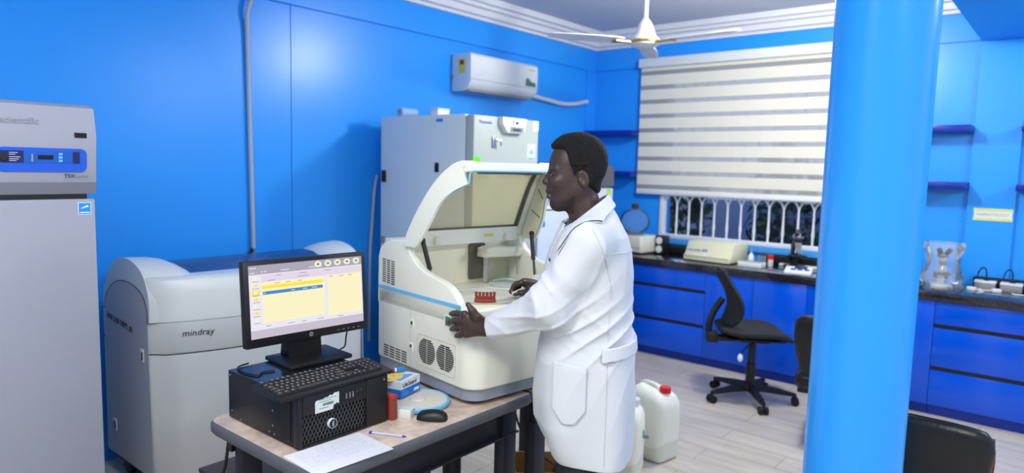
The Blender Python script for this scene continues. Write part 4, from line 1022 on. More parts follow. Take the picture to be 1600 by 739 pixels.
# ------------------------------------------------------------------ chairs
t = thing('swivel_chair', 'black swivel office chair with mesh back at the blue counter', 'chair', (4.85, 1.745, 0), R(-55))
rt = -R(-55)
m = MB(); m.lathe([(.05, .07), (.055, .08), (.055, .125), (.035, .135)], n=24); m.build('base_hub', BLACK, t)
m = MB(); m.lathe([(.033, .12), (.033, .27), (.026, .275), (.026, .44)], n=20); m.build('gas_column', BLACK, t)
for k in range(5):
    a = rt + 2 * PI * k / 5 + R(2); c, s = math.cos(a), math.sin(a)
    m = MB(); rings = []
    for r_, wd, z0, z1 in ((.04, .028, .075, .125), (.15, .024, .072, .112), (.27, .019, .066, .092), (.315, .016, .064, .084)):
        rings.append([(r_ * c - q * s, r_ * s + q * c, z) for q, z in ((-wd, z0), (wd, z0), (wd * .7, z1), (-wd * .7, z1))])
    m.loft(rings); l = m.build('base_leg', BLACK, t, smooth=50)
    m = MB()
    for q in (-.016, .016):
        p0 = (.31 * c - q * 1.9 * s, .31 * s + q * 1.9 * c, .028); p1 = (.31 * c - q * .4 * s, .31 * s + q * .4 * c, .028); m.tube([p0, p1], .028, 18)
    m.tube([(.31 * c, .31 * s, .05), (.31 * c, .31 * s, .072)], .010, 10); m.build('caster', BLACKM, l)
m = MB(); m.box(-.10, .10, -.09, .09, .435, .475, .01); m.box(-.27, .0, -.035, .035, .43, .462, .008); m.box(.06, .16, -.06, .06, .44, .478, .006); m.build('seat_mechanism', BLACK, t)
MB().ell((-.13, -.20, .36), (.018, .018, .03), 14, 8).build('lever_knob', WHITE, t)
MB().tube([(.0, -.08, .445), (-.09, -.18, .43), (-.13, -.20, .38)], .006, 8).build('lever_rod', BLACK, t)
# seat: saddle shaped cushion
m = MB(); rings = []; NX = 14
for i in range(NX + 1):
    u = -1 + 2 * i / NX; x = .245 * u; hw = .245 * (1 - abs(u) ** 3.2 * .25) * (.96 if abs(u) < 1 else .88); dip = -.05 * max(0, (u - .35) / .65) ** 2 + .008 * (u < -.6); th = .07 * (1 - abs(u) ** 6 * .6); ring_ = []
    for j in range(20):
        a = 2 * PI * j / 20; cy = math.copysign(abs(math.cos(a)) ** .5, math.cos(a)); sz = math.copysign(abs(math.sin(a)) ** .7, math.sin(a))
        ring_.append((x, hw * cy, .515 + dip + th * .5 * sz + .012 * cy * cy))
    rings.append(ring_)
m.loft(rings); m.build('seat', MESHF, t, smooth=60)
m = MB(); m.prism(rrect(-.22, .20, -.20, .20, .06), .474, .486); m.build('seat_pan', BLACK, t)
# back: curved frame with a mesh skin, on a bracket
m = MB(); rings = []
prof_b = [(.575, -.215, .15), (.62, -.185, .195), (.68, -.168, .215), (.74, -.175, .22), (.80, -.20, .205), (.86, -.235, .18), (.91, -.262, .15), (.945, -.28, .115)]
for z, x, hw in prof_b:
    rings.append([(x - .04 * (abs(j / 6) ** 2) * -1 + 0, hw * j / 6, z) for j in range(-6, 7)] + [(x + .04 * (abs(j / 6) ** 2) - .014, hw * j / 6, z) for j in range(6, -7, -1)])
m.loft(rings); m.build('back_mesh', MESHF, t, smooth=60)
m = MB()
edge = [(x + .04 - .007, hw, z) for z, x, hw in prof_b] + [(x + .04 - .007, -hw, z) for z, x, hw in prof_b[::-1]]
m.tube(bez(edge, 3), .0125, 8); m.tube([(prof_b[0][1] + .033, -.15, .575), (prof_b[0][1] + .0, 0, .57), (prof_b[0][1] + .033, .15, .575)], .012, 8); m.build('back_frame', BLACK, t)
m = MB(); m.tube(bez([(-.20, 0, .45), (-.29, 0, .46), (-.315, 0, .53), (-.285, 0, .64), (-.225, 0, .74)]), .024, 12)
m.box(-.33, -.25, -.05, .05, .42, .50, .012); m.build('back_bracket', BLACK, t)

def leather_chair(label, loc, rz, trim):
    t = thing('leather_chair', label, 'chair', loc, rz, 'black leather visitor chairs')
    m = MB(); rings = []
    for z, hw, x, th in ((.40, .19, -.20, .05), (.44, .205, -.205, .075), (.55, .225, -.22, .085), (.68, .245, -.24, .085), (.76, .252, -.255, .08), (.80, .245, -.262, .07), (.822, .225, -.266, .045), (.828, .20, -.268, .02)):
        ring_ = []
        for j in range(28):
            a = 2 * PI * j / 28; cy = math.copysign(abs(math.cos(a)) ** .35, math.cos(a)); sx = math.copysign(abs(math.sin(a)) ** .6, math.sin(a)); y = hw * cy
            ring_.append((x + .5 * th * sx + .03 * (y / .25) ** 2, y, z - .022 * (y / .25) ** 2))
        rings.append(ring_)
    m.loft(rings); bk = m.build('backrest', LEATHER, t, smooth=60)
    for s in (-1, 1):
        pts = bez([(-.20 + .02, s * .192, .42), (-.22 + .025, s * .226, .55), (-.24 + .03, s * .246, .68), (-.262 + .03, s * .240, .785)], 5)
        MB().tube(pts, .0065, 8).build('piping', trim if s == -1 else LEATHER, bk)
    m = MB(); m.prism(rrect(-.24, .25, -.235, .235, .06), .36, .45, 'xy', .025, 4); m.build('seat', LEATHER, t)
    m = MB(); m.box(-.22, .23, -.215, .215, .335, .362, .006); m.build('seat_frame', BLACK, t)
    m = MB(); m.box(-.235, -.20, -.10, .10, .345, .46, .006); m.build('back_support', BLACK, t)
    for x in (-.17, .17):
        for y in (-.12, .12):
            m = MB(); m.tube([(x, y, .34), (x * 1.12, y * 1.12, 0)], [.018, .013], 12); m.build('leg', BLACK, t)
    return t
leather_chair('black leather chair peeking out left of the round column', (4.46, 1.06, 0), R(12), LEATHER)
leather_chair('black leather chair right of the column with reddish side piping', (2.93, .42, 0), R(5), M('piping_red_brown', (120, 40, 34), .45))

# ------------------------------------------------------------------ floor things
def jerrycan(label, loc, rz, cap):
    t = thing('jerrycan', label, 'jerrycan', loc, rz, 'white plastic jerrycans on the floor')
    m = MB(); rings = []
    for z, hx, hy, r_ in ((0.0, .085, .10, .04), (.006, .098, .115, .045), (.05, .105, .122, .05), (.20, .107, .124, .05), (.31, .105, .122, .05), (.345, .102, .119, .05), (.375, .09, .108, .05), (.395, .065, .09, .045), (.402, .045, .07, .03)):
        rings.append([(x, y, z + (.02 if z > .3 else 0) * (y / .12)) for x, y in rrect(-hx, hx, -hy, hy, min(r_, hx * .95), 6)])
    m.loft(rings); m.build('can_body', MILK, t, smooth=60)
    m = MB(); m.loft([[(x * 1.004, y * 1.004, z) for x, y in rrect(-.105, .105, -.1225, .1225, .05, 6)] for z in (.03, .115)], False, False); m.build('liquid_line', MILKD, t)
    m = MB(); m.tube(bez([(0, -.03, .392), (0, .0, .412), (0, .04, .418), (0, .08, .412), (0, .105, .385)]), .013, 12); m.build('can_handle', MILK, t)
    m = MB(); m.lathe([(.026, .37), (.026, .395)], (0, -.068, 0), n=24); m.build('can_neck', MILK, t)
    m = MB(); m.lathe([(.030, .388), (.032, .392), (.032, .418), (.028, .422)], (0, -.068, 0), n=24)
    m.build('can_cap', cap, t)
    return t
jerrycan('translucent white jerrycan with red cap standing on the floor', (3.50, 1.80, 0), R(-10), RED)
j2 = jerrycan('translucent white jerrycan mostly hidden behind the white coat hem', (3.17, 1.83, 0), R(20), WHITE)
m = MB(); m.lathe([(.012, 0), (.014, .004), (.014, .03), (.008, .034)], n=14, axis='y'); m.tube([(0, .03, .0), (0, .03, .03)], .005, 8); m.build('spigot', GREY, j2, matrix=Matrix.Translation((.0, -.155, .22)))
t = thing('cardboard_box', 'open brown cardboard box on the floor under the table end', 'box', (2.53, 1.90, 0), R(42))
b = MB(); hw = .12
b.box(-hw, hw, -hw, hw, 0, .006); b.box(-hw, hw, -hw, -hw + .006, .006, .24); b.box(-hw, hw, hw - .006, hw, .006, .24); b.box(-hw, -hw + .006, -hw + .006, hw - .006, .006, .24); b.box(hw - .006, hw, -hw + .006, hw - .006, .006, .24)
b.build('carton', CARD, t, smooth=0)
m = MB(); m.prism([(-hw, .24), (-hw - .06, .205), (-hw - .057, .20), (-hw, .234)], -hw, hw, 'xz'); m.build('flap', CARD, t, smooth=0)
m = MB(); m.prism([(-hw, .24), (-hw - .06, .205), (-hw - .057, .20), (-hw, .234)], -hw, hw, 'yz'); m.build('flap', CARD, t, smooth=0)
tag(MB().tube(bez([(2.26, 1.85, .64), (2.27, 1.82, .52), (2.30, 1.76, .42), (2.38, 1.66, .33), (2.48, 1.62, .30), (2.56, 1.60, .22), (2.62, 1.58, .06), (2.66, 1.62, .006)]), .0045, 8).build('hanging_cable', CABLE), 'thin black cord hanging under the table end above the carton', 'cord')
t = thing('backup_power_box', 'black floor box behind the left end of the computer table', 'power box', (1.40, 2.52, 0))
MB().box(-.15, .15, -.18, .14, .012, .40, .008).build('case', BLACKS, t); MB().box(-.152, .152, -.182, .142, .385, .402, .006).build('top_cover', DKGREY, t)
for k in range(4): MB().box(-.12, .12, -.1825, -.18, .08 + .03 * k, .09 + .03 * k).build('vent_slot', BLACKM, t, smooth=0)
for x in (-.12, .12):
    for y in (-.15, .11): MB().box(x - .015, x + .015, y - .015, y + .015, 0, .0125).build('rubber_foot', BLACKM, t, smooth=0)
tag(MB().tube(bez([(1.15, 2.21, .70), (1.19, 2.30, .62), (1.23, 2.40, .50), (1.26, 2.48, .43), (1.28, 2.50, .406)]), .006, 8).build('floor_cable', CABLE), 'black cord running down from the left table edge to the floor box', 'cord')
# ------------------------------------------------------------------ the man: one signed distance field meshed by surface nets
class Field:
    def __init__(s): s.pr = []
    def cap(s, a, b, ra, rb, k=.02, sub=False):
        a = np.array(a, float); b = np.array(b, float); ba = b - a; L2 = max(ba @ ba, 1e-9)
        def fn(P):
            h = np.clip(((P - a) @ ba) / L2, 0, 1); return np.linalg.norm(P - a - h[:, None] * ba, axis=1) - (ra + (rb - ra) * h)
        s.pr.append((sub, k, fn, (a + b) / 2, np.linalg.norm(ba) / 2 + max(ra, rb))); return s
    def ell(s, c, r, k=.02, sub=False, rot=None):
        c = np.array(c, float); r = np.array(r, float); Rm = np.array(rot) if rot is not None else None
        def fn(P):
            q = P - c
            if Rm is not None: q = q @ Rm
            k0 = np.linalg.norm(q / r, axis=1); k1 = np.linalg.norm(q / (r * r), axis=1); return k0 * (k0 - 1) / np.maximum(k1, 1e-9)
        s.pr.append((sub, k, fn, c, r.max())); return s
    def raw(s, fn, c, rad, k=.02, sub=False): s.pr.append((sub, k, fn, np.array(c, float), rad)); return s
    def __call__(s, P, bc=None, br=0):
        d = np.full(len(P), 1.0)
        for sub, k, fn, c, rad in s.pr:
            if bc is not None and np.linalg.norm(bc - c) > rad + br + k + .06: continue
            e = fn(P)
            if sub:
                e = -e; h = np.maximum(k - np.abs(d - e), 0) / k; d = np.maximum(d, e) + h * h * k * .25
            else:
                h = np.maximum(k - np.abs(d - e), 0) / k; d = np.minimum(d, e) - h * h * k * .25
        return d
def sdf_mesh(f, lo, hi, h, B=16):
    lo = np.array(lo, float); n = np.ceil((np.array(hi) - lo) / (h * B)).astype(int)
    br = h * B * math.sqrt(3) / 2
    g = np.stack(np.meshgrid(*[np.arange(k) for k in n], indexing='ij'), -1).reshape(-1, 3)
    cen = lo + (g + .5) * h * B
    keep = np.abs(f(cen)) < br * 1.6 + .02
    l = np.arange(B + 1); loc = np.stack(np.meshgrid(l, l, l, indexing='ij'), -1).reshape(-1, 3)
    N = (n * B + 2).astype(np.int64); V, K, QD = [], [], []
    corner = [(a, b_, c) for a in (0, 1) for b_ in (0, 1) for c in (0, 1)]
    for gi, bc in zip(g[keep], cen[keep]):
        base = gi * B
        D = f(lo + (base + loc) * h, bc, br).reshape(B + 1, B + 1, B + 1); S = D < 0
        if S.all() or not S.any(): continue
        cnt = np.zeros((B, B, B)); acc = np.zeros((B, B, B, 3))
        for ax in range(3):
            o = [i for i in range(3) if i != ax]
            for c0 in (0, 1):
                for c1 in (0, 1):
                    s0 = [slice(0, B)] * 3; s0[o[0]] = slice(c0, c0 + B); s0[o[1]] = slice(c1, c1 + B); s1 = list(s0); s1[ax] = slice(1, B + 1)
                    a, b_ = D[tuple(s0)], D[tuple(s1)]; cr = (a < 0) != (b_ < 0)
                    t_ = np.where(cr, a / np.where(cr, a - b_, 1), 0); p = np.zeros((B, B, B, 3)); p[..., ax] = t_; p[..., o[0]] = c0; p[..., o[1]] = c1
                    acc += p * cr[..., None]; cnt += cr
        idx = np.argwhere(cnt > 0)
        V.append(lo + (base + idx + acc[tuple(idx.T)] / cnt[tuple(idx.T)][:, None]) * h)
        gidx = base + idx; K.append((gidx[:, 0] * N[1] + gidx[:, 1]) * N[2] + gidx[:, 2])
        for ax in range(3):
            o = [(ax + 1) % 3, (ax + 2) % 3]
            s0 = [slice(0, B)] * 3; s1 = list(s0); s1[ax] = slice(1, B + 1)
            a, b_ = S[tuple(s0)], S[tuple(s1)]
            e = np.argwhere(a != b_)
            if not len(e): continue
            flip = a[tuple(e.T)]; e = e + base
            cs = []
            for d0, d1 in ((0, 0), (-1, 0), (-1, -1), (0, -1)):
                q = e.copy(); q[:, o[0]] += d0; q[:, o[1]] += d1; cs.append((q[:, 0] * N[1] + q[:, 1]) * N[2] + q[:, 2])
            q = np.stack(cs, 1); q[~flip] = q[~flip][:, ::-1]; QD.append(q)
    V = np.concatenate(V); K = np.concatenate(K); QD = np.concatenate(QD)
    od = np.argsort(K); Ks = K[od]; pos = np.searchsorted(Ks, QD); pos = np.clip(pos, 0, len(Ks) - 1)
    ok = (Ks[pos] == QD).all(1); F = od[pos[ok]]
    me = bpy.data.meshes.new('sdf'); me.vertices.add(len(V)); me.vertices.foreach_set('co', V.astype(np.float32).ravel())
    me.loops.add(F.size); me.loops.foreach_set('vertex_index', F.astype(np.int32).ravel())
    me.polygons.add(len(F)); me.polygons.foreach_set('loop_start', (np.arange(len(F)) * 4).astype(np.int32)); me.polygons.foreach_set('loop_total', np.full(len(F), 4, np.int32))
    me.update(calc_edges=True); me.validate()
    return me
def smooth_mesh(me, it, fac=.5):
    bm = bmesh.new(); bm.from_mesh(me)
    for _ in range(it): bmesh.ops.smooth_vert(bm, verts=bm.verts, factor=fac, use_axis_x=True, use_axis_y=True, use_axis_z=True)
    bm.to_mesh(me); bm.free(); return me
# man's own frame: x forward (s), y to his left (l, towards the camera side), z up
MX, MY, MROT = 1.945, 1.43, math.atan2(.806, -.592)
SKIN = M('skin_dark_brown', (66, 50, 46), .40, noise=(14, .16), bump=(220, .06), sss=.06)
HAIR = M('hair_black', (16, 14, 14), .85, bump=(260, .9))
COAT = M('coat_white_cotton', (212, 217, 222), .85, bump=(60, .05))
TROU = M('trousers_charcoal', (38, 40, 48), .8, bump=(200, .15))

skin = Field()
skin.cap((-.15, .07, .93), (-.15, -.07, .93), .11, .11, .05)
skin.ell((-.145, 0, 1.22), (.095, .15, .24), .06)
skin.cap((-.13, .15, 1.41), (-.13, -.15, 1.41), .05, .05, .05)
skin.cap((-.135, 0, 1.40), (-.095, 0, 1.57), .064, .056, .04)
for s in (1, -1):
    skin.cap((-.14, .09 * s, .90), (-.12, .10 * s, .50), .085, .055, .04); skin.cap((-.12, .10 * s, .50), (-.15, .10 * s, .09), .052, .036, .02)
    skin.cap((-.18, .10 * s, .045), (-.02, .11 * s, .035), .035, .03, .03)
# head
skin.ell((-.076, 0, 1.662), (.094, .074, .090), .02)
skin.ell((-.040, 0, 1.585), (.055, .058, .078), .035)
skin.ell((-.07, 0, 1.60), (.07, .064, .06), .03)
skin.cap((-.012, .012, 1.522), (-.012, -.012, 1.522), .021, .021, .022)
for s in (1, -1):
    skin.cap((-.085, .052 * s, 1.575), (-.02, .026 * s, 1.522), .016, .017, .03)       # jaw line
    skin.ell((-.012, .041 * s, 1.600), (.022, .02, .017), .02)                          # cheek bone
    skin.ell((-.002, .031 * s, 1.627), (.022, .016, .012), .012, sub=True)              # eye socket
    skin.cap((.006, .014 * s, 1.645), (-.008, .046 * s, 1.645), .010, .008, .012)       # brow
    skin.ell((-.009, .031 * s, 1.627), (.0145, .0155, .0125), .005)                     # lids over the eye
    skin.ell((.014, .012 * s, 1.588), (.011, .008, .0085), .006)                        # nostril wing
    skin.ell((.018, .006 * s, 1.5805), (.005, .003, .003), .003, sub=True)
skin.cap((.010, 0, 1.636), (.030, 0, 1.598), .0085, .0110, .010)
skin.ell((.012, 0, 1.572), (.012, .026, .013), .012)
skin.cap((.015, .014, 1.5655), (.015, -.014, 1.5655), .0085, .0085, .006)
skin.cap((.0205, 0, 1.5650), (.0205, 0, 1.5650), .0085, .0085, .006)
skin.cap((.0155, .013, 1.5475), (.0155, -.013, 1.5475), .0092, .0092, .006)
skin.cap((.013, .026, 1.5567), (.028, .0, 1.5567), .0016, .0016, .003, sub=True)
skin.cap((.013, -.026, 1.5567), (.028, .0, 1.5567), .0016, .0016, .003, sub=True)
ce, se = math.cos(R(14)), math.sin(R(14))
for s in (1, -1):       # ears
    er = [[ce, 0, se], [0, 1, 0], [-se, 0, ce]]
    skin.ell((-.100, .078 * s, 1.612), (.0195, .0105, .032), .005, rot=er)
    skin.ell((-.096, .090 * s, 1.615), (.011, .0085, .021), .003, sub=True, rot=er)
    skin.ell((-.089, .081 * s, 1.606), (.006, .005, .007), .004)
    skin.ell((-.084, .086 * s, 1.612), (.004, .005, .006), .003, sub=True)
# forearms inside the sleeves
NSH, NEL, NWR = (-.12, .17, 1.42), (.005, .150, 1.185), (.226, -.006, 1.062)
FSH, FEL, FWR = (-.12, -.17, 1.42), (-.13, -.345, 1.18), (.050, -.318, 1.158)
for a, e, w_ in ((NSH, NEL, NWR), (FSH, FEL, FWR)):
    skin.cap(a, e, .05, .042, .04); skin.cap(e, w_, .042, .027, .02)
# left hand around the corner of the analyzer: back of the hand to the camera, thumb up
def finger(pts, r0, r1, k=.006):
    n = len(pts) - 1
    for i in range(n): skin.cap(pts[i], pts[i + 1], r0 + (r1 - r0) * i / n, r0 + (r1 - r0) * (i + 1) / n, k)
W_ = np.array(NWR)
kn = {'I': (.306, .000, 1.113), 'M': (.311, -.001, 1.089), 'Rg': (.308, -.001, 1.064), 'P': (.299, .003, 1.041)}
for q in kn.values(): skin.cap(tuple(W_ + (np.array(q) - W_) * .15), q, .0175, .0142, .016)
skin.ell((.262, .008, 1.082), (.036, .019, .035), .02)
finger([kn['I'], (.340, -.040, 1.108), (.357, -.067, 1.101), (.370, -.090, 1.094)], .0118, .0088)
finger([kn['M'], (.350, -.048, 1.076), (.368, -.077, 1.067), (.381, -.100, 1.059)], .0120, .0090)
finger([kn['Rg'], (.341, -.041, 1.051), (.356, -.066, 1.043), (.367, -.086, 1.036)], .0114, .0086)
finger([kn['P'], (.325, -.029, 1.028), (.337, -.050, 1.021), (.346, -.067, 1.015)], .0102, .0078)
finger([(.242, .004, 1.090), (.262, .022, 1.112), (.276, .026, 1.133), (.292, .018, 1.153)], .0165, .0100, .012)
# right hand, curled round a small white tube above the deck
UP = np.array((0, 0, .008)); W2 = np.array(FWR) + UP
k2 = [(.112, -.283, 1.188), (.110, -.302, 1.191), (.104, -.321, 1.189), (.096, -.338, 1.185)]
for q in k2: skin.cap(tuple(W2 + (np.array(q) - W2) * .1), q, .016, .0115, .014)
skin.ell((.085, -.312, 1.175), (.030, .030, .018), .016)
for i, q in enumerate(k2):
    q = np.array(q); m1 = q + np.array((.034, .012, -.012)) * (1 - .1 * i); m2 = m1 + np.array((.010, .006, -.023)); m3 = m2 + np.array((-.018, .010, -.009))
    finger([q, m1, m2, m3], .0102 - .0006 * i, .0076)
finger([(.070, -.292, 1.161), (.092, -.268, 1.152), (.112, -.258, 1.149), (.124, -.262, 1.152)], .0135, .0085, .012)

body = sdf_mesh(skin, (-.34, -.44, -.01), (.44, .30, 1.80), .0032, 16)
body.name = 'person'
man = finish('person', body, SKIN, loc=(MX, MY, 0), rotz=MROT, smooth=180)
tag(man, 'standing man in white lab coat with both hands on the open analyzer', 'person')
def child(name, f, lo, hi, h, mat, it=0, parent=man):
    me = sdf_mesh(f, lo, hi, h); me.name = name
    if it: smooth_mesh(me, it)
    return finish(name, me, mat, parent, smooth=180)
# hair: close cropped, thicker on top, with a sharp front hairline
hs = np.array([-.30, -.185, -.150, -.125, -.112, -.100, -.078, -.070, -.062, -.050, -.042, -.030, -.004, .05])
hz = np.array([1.548, 1.552, 1.566, 1.585, 1.615, 1.648, 1.640, 1.618, 1.640, 1.668, 1.696, 1.706, 1.712, 1.716])
rsn = np.random.RandomState(11); dirs = rsn.normal(size=(10, 3)) * 260; phs = rsn.uniform(0, 6, 10)
def hair(P, bc=None, br=0):
    d = skin(P, bc, br); zb = np.interp(P[:, 0], hs, hz) + .006 * np.minimum(1, np.abs(P[:, 1]) / .05) * (P[:, 0] > -.04)
    t_ = np.interp(P[:, 2], [1.55, 1.60, 1.66, 1.72, 1.76], [.003, .007, .012, .018, .021]) + .005 * np.clip((-.06 - P[:, 0]) / .1, 0, 1)
    edge = np.clip((P[:, 2] - zb) / .012, 0, 1); t_ = t_ * (.35 + .65 * edge)
    nz = sum(np.sin(P @ dd + p_) for dd, p_ in zip(dirs, phs)) / 10
    return np.maximum(np.maximum(d - t_ - .0022 * nz, zb - P[:, 2]), np.abs(P[:, 1]) - .0795 - 2 * np.maximum(0, P[:, 2] - 1.655))
child('hair', hair, (-.22, -.12, 1.53), (.05, .12, 1.80), .0024, HAIR)
def beard(P, bc=None, br=0):
    d = skin(P, bc, br); s, z = P[:, 0], P[:, 2]
    top = np.interp(s, [-.10, -.075, -.05, -.02, .0, .05], [1.585, 1.562, 1.541, 1.535, 1.536, 1.536])
    return np.maximum(np.maximum(d - .0006, z - top), np.maximum(-.075 - s, 1.49 - z))
child('beard', beard, (-.12, -.09, 1.48), (.04, .09, 1.61), .0026, M('beard_shadow', (50, 39, 36), .7, bump=(400, .5)))
brow = Field()
for s in (1, -1): brow.cap((.0125, .016 * s, 1.6505), (-.004, .047 * s, 1.6515), .0042, .003, .002)
child('eyebrows', brow, (-.02, -.06, 1.63), (.03, .06, 1.67), .0018, HAIR)
for s in (1, -1):
    m = MB(); m.ell((-.0065, .0312 * s, 1.6245), (.0128, .0128, .0122), 18, 12); ey = m.build('eye', M('eye_white', (128, 116, 108), .3), man)
    m = MB(); m.ell((.0028, .0320 * s, 1.6215), (.0040, .0062, .0062), 14, 8); m.build('iris', M('iris_dark', (24, 16, 14), .15), ey)
    m = Field(); m.ell((-.0062, .0312 * s, 1.6262), (.0142, .0146, .0130), .001)
    def lid_f(P, bc=None, br=0, m=m): return np.maximum(m(P), 1.6205 - P[:, 2] + .25 * (P[:, 0] - .006) * 0)
    child('eyelid', lid_f, (-.03, .0312 * s - .02, 1.605), (.015, .0312 * s + .02, 1.65), .0012, SKIN)
m = MB(); m.tube([(.150, -.243, 1.151), (.075, -.322, 1.174)], .0048, 12)
tube_o = m.build('sample_tube', WHITE, smooth=40); tube_o.location = (MX, MY, 0); tube_o.rotation_euler = (0, 0, MROT)
tag(tube_o, 'small white sample tube held in the right hand of the man', 'tube')

# lab coat
cz = np.array([.60, .62, .66, .70, .76, .85, .98, 1.03, 1.07, 1.18, 1.30, 1.37, 1.42, 1.46, 1.49, 1.52, 1.56])
cf = np.array([-.04, -.03, -.005, .015, .042, .05, .043, .036, .028, .018, .018, .0, -.022, -.042, -.056, -.066, -.07])
cb = np.array([-.305, -.305, -.308, -.31, -.31, -.312, -.305, -.300, -.296, -.292, -.287, -.277, -.262, -.240, -.225, -.205, -.19])
cw = np.array([.205, .205, .207, .208, .208, .206, .20, .192, .188, .192, .205, .208, .198, .165, .12, .085, .07])
nd = np.random.RandomState(4)
def fold(P):
    s, l, z = P[:, 0], P[:, 1], P[:, 2]
    w1 = np.sin(31 * (z + .55 * s + .2 * l) + 2.3 * np.sin(7 * s + 5 * l) + 1.7 * np.sin(11 * z))
    w2 = np.sin(24 * (s * .8 - .6 * z + .5 * l) + 2.0 * np.sin(9 * z + 4 * l))
    ang = np.arctan2(l, s + .13); w3 = np.sin(6 * ang + 3.2 * z + 1.5 * np.sin(5 * z))
    sk = np.clip((1.02 - z) / .25, 0, 1); up = np.clip((z - 1.0) / .1, 0, 1)
    waist = np.exp(-((z - 1.10) / .09) ** 2)
    r1 = 1 - np.abs(w1); r2 = 1 - np.abs(w2)
    w4 = 1 - np.abs(np.sin(17 * (z - .9 * s + .3 * l) + 2.6 * np.sin(6 * z - 4 * s)))
    m1 = .5 + .5 * np.sin(5.3 * s + 4 * z + 7 * l + 1); m2 = .5 + .5 * np.sin(6.1 * z - 5 * s + 3 * l)
    return .008 * waist * (r1 ** 2 - .3) * (.4 + .6 * m2) + .0045 * up * m1 * (r2 ** 3 - .2) + .006 * sk * w3 + .002 * m2 * (r1 ** 2 - .3) + .004 * up * (1 - m1) * (w4 ** 3 - .2)
coat = Field()
def torso(P):
    s, l, z = P[:, 0], P[:, 1], P[:, 2]
    f_, b_, w_ = np.interp(z, cz, cf), np.interp(z, cz, cb), np.interp(z, cz, cw)
    c_ = (f_ + b_) / 2; a_ = (f_ - b_) / 2
    q = (np.abs((s - c_) / a_) ** 2.4 + np.abs(l / w_) ** 2.4) ** (1 / 2.4)
    d = (q - 1) * np.minimum(a_, w_) * .9
    return d
def neckcut(P): return P[:, 2] - 1.538 + .75 * (P[:, 0] + .18)
coat.raw(torso, (-.13, 0, 1.07), .58, .03)
coat.cap((-.125, .155, 1.405), (-.125, -.155, 1.405), .068, .068, .05)
def sleeve(a, e, w_, ra, re, rw, sgn):
    a, e, w_ = map(np.array, (a, e, w_)); ax = (w_ - e) / np.linalg.norm(w_ - e)
    F_ = Field(); F_.cap(a, e, ra, re, .04); F_.cap(e, w_ + ax * .05, re, rw, .05)
    def fn(P):
        d = F_(P)
        # elbow creases run across the arm
        te = (P - e) @ ax; q = np.exp(-(te / .10) ** 2); d = d - .0060 * q * (1 - np.abs(np.sin(44 * te + 1.2 * np.sin(22 * P[:, 2]) + 9 * P[:, 1]))) ** 1.5
        d = d - .0022 * (np.sin(27 * te + 3 * np.sin(20 * P[:, 1] + 9 * P[:, 2])))
        return np.maximum(d, (P - w_) @ ax)
    coat.raw(fn, tuple((a + w_) / 2), .42, .028)
CUF = (.205, .030, 1.072); CUF2 = (.040, -.322, 1.172)
sleeve((-.12, .175, 1.405), (.0, .158, 1.190), CUF, .078, .070, .043, 1)
sleeve((-.12, -.175, 1.405), (-.12, -.345, 1.19), CUF2, .078, .064, .036, -1)
def hem(P): # the front corner of the hem is cut in a curve
    return .632 + np.clip((P[:, 0] + .05) / .10, 0, 1) ** 1.6 * .115 - P[:, 2] + .006 * np.sin(14 * P[:, 1] + 9 * P[:, 0])
def coat_f(P, bc=None, br=0):
    d = coat(P, bc, br) - fold(P)
    d = np.maximum(np.maximum(d, hem(P)), neckcut(P))
    inner = np.maximum(coat(P, bc, br) - fold(P) + .011, P[:, 2] - .80)      # hollow skirt
    return np.maximum(d, -inner)
lab = child('lab_coat', coat_f, (-.36, -.47, .58), (.27, .30, 1.60), .0042, COAT, it=1)
# collar: a folded band round the neck
def collar(P, bc=None, br=0):
    s, l, z = P[:, 0], P[:, 1], P[:, 2]
    c = neckcut(P); lift = .012 * np.clip((c + .045) / .055, 0, 1)
    d = np.abs(coat(P, bc, br) - .010 + lift) - .0042
    low = -.044 - .10 * np.clip(s + .10, 0, .09)
    return np.maximum(np.maximum(d, np.maximum(c - .014, low - c)), np.maximum(s + .018, 1.36 - z))
child('collar', collar, (-.27, -.17, 1.35), (.0, .17, 1.60), .0030, COAT, it=1, parent=lab)
def lapel(P, bc=None, br=0):
    s, l, z = P[:, 0], P[:, 1], P[:, 2]
    d = np.abs(coat(P, bc, br) - .004) - .003
    return np.maximum(np.maximum(d, np.abs(np.abs(l) - .045 - .15 * (z - 1.35)) - .035 - .0 * z), np.maximum(np.abs(z - 1.375) - .085, -.07 - s))
child('lapel', lapel, (-.10, -.12, 1.27), (.06, .12, 1.48), .0036, COAT, it=1, parent=lab)
def pocket(P, bc=None, br=0):
    s, l, z = P[:, 0], P[:, 1], P[:, 2]
    d = np.abs(coat(P, bc, br) - fold(P) - .0038) - .0032; u = (s + .072)
    bot = .80 + .045 * np.clip(np.abs(u) - .02, 0, 1) / .035
    return np.maximum(np.maximum(d, np.abs(u) - .056), np.maximum(np.maximum(z - 1.0 - .1 * u, bot - z), .10 - l))
child('pocket', pocket, (-.15, .08, .77), (.01, .27, 1.03), .0034, COAT, it=0, parent=lab)
def belt(P, bc=None, br=0):
    s, l, z = P[:, 0], P[:, 1], P[:, 2]
    d = np.abs(coat(P, bc, br) - .007) - .0042
    return np.maximum(d, np.maximum(np.abs(z - 1.040 + .10 * (s + .25)) - .023, s + .175))
child('back_belt', belt, (-.34, -.24, .99), (-.16, .24, 1.10), .0036, COAT, it=1, parent=lab)
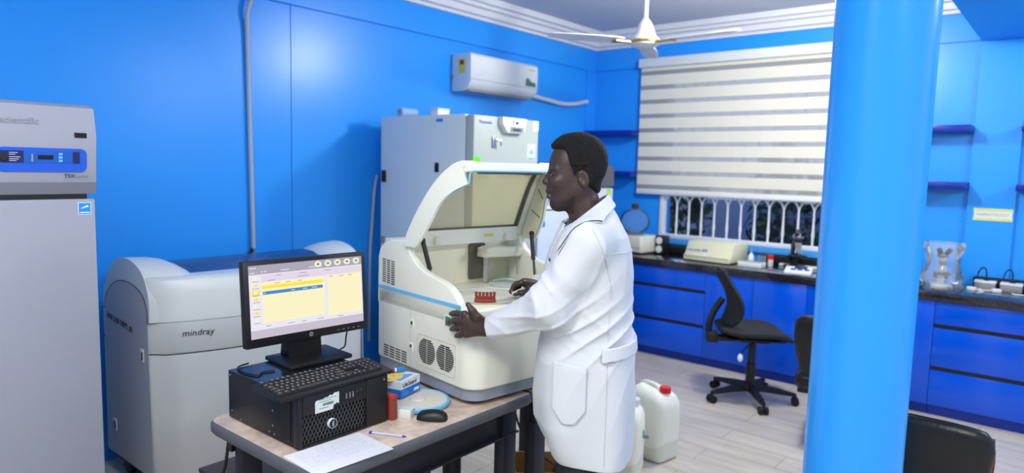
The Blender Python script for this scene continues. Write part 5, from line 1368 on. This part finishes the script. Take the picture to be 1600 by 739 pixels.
def seam(P, bc=None, br=0):
    s, l, z = P[:, 0], P[:, 1], P[:, 2]
    d = np.abs(coat(P, bc, br) - fold(P) - .0012) - .0014
    sidev = np.abs(s + .195) - .0022
    side_ = np.maximum(np.maximum(d, sidev), np.maximum(np.maximum(z - 1.20, .66 - z), .03 - l))
    arm_ = np.maximum(np.maximum(d, np.abs(s + .172 - .35 * (z - 1.36) - 1.2 * (z - 1.36) ** 2) - .0024), np.maximum(np.maximum(z - 1.46, 1.22 - z), .10 - l))
    yoke = np.maximum(np.maximum(d, np.abs(z - 1.375) - .0022), np.maximum(s + .175, -l))
    return np.minimum(np.minimum(side_, arm_), yoke)
child('seam', seam, (-.33, .0, .64), (-.10, .27, 1.50), .0032, COAT, it=0, parent=lab)
def front_s(l, z):
    ss = np.arange(.10, -.10, -.0005); P = np.stack([ss, np.full_like(ss, l), np.full_like(ss, z)], 1); d = coat(P) - fold(P)
    return ss[np.argmax(d < 0)]
fa, fb, fc = front_s(.050, 1.333), front_s(.125, 1.333), front_s(.09, 1.353)
text('chest_lettering', 'PATHCARE', .0135, INKD, (fa + .0035, .050, 1.330), (fb - fa, .075, 0), (0, 0, 1), lab)
# trousers and shoes
tr = Field()
for s in (1, -1):
    tr.cap((-.14, .088 * s, .92), (-.128, .10 * s, .50), .105, .080, .03); tr.cap((-.128, .10 * s, .50), (-.145, .10 * s, .07), .080, .068, .03)
def tr_f(P, bc=None, br=0): return np.maximum(np.maximum(tr(P, bc, br) - .004 * np.sin(30 * P[:, 2] + 8 * P[:, 0]) * np.clip((.7 - P[:, 2]) / .3, 0, 1), P[:, 2] - .90), .05 - P[:, 2])
child('trousers', tr_f, (-.27, -.23, .03), (.01, .23, .93), .006, TROU)
for s in (1, -1):
    sh = Field(); sh.cap((-.175, .10 * s, .046), (.0, .112 * s, .034), .046, .040, .02); sh.cap((-.17, .10 * s, .05), (-.15, .10 * s, .10), .045, .045, .03)
    def shf(P, bc=None, br=0, sh=sh): return np.maximum(sh(P), .002 - P[:, 2])
    child('shoe', shf, (-.25, .105 * s - .09, -.01), (.07, .105 * s + .09, .15), .006, LEATHER)
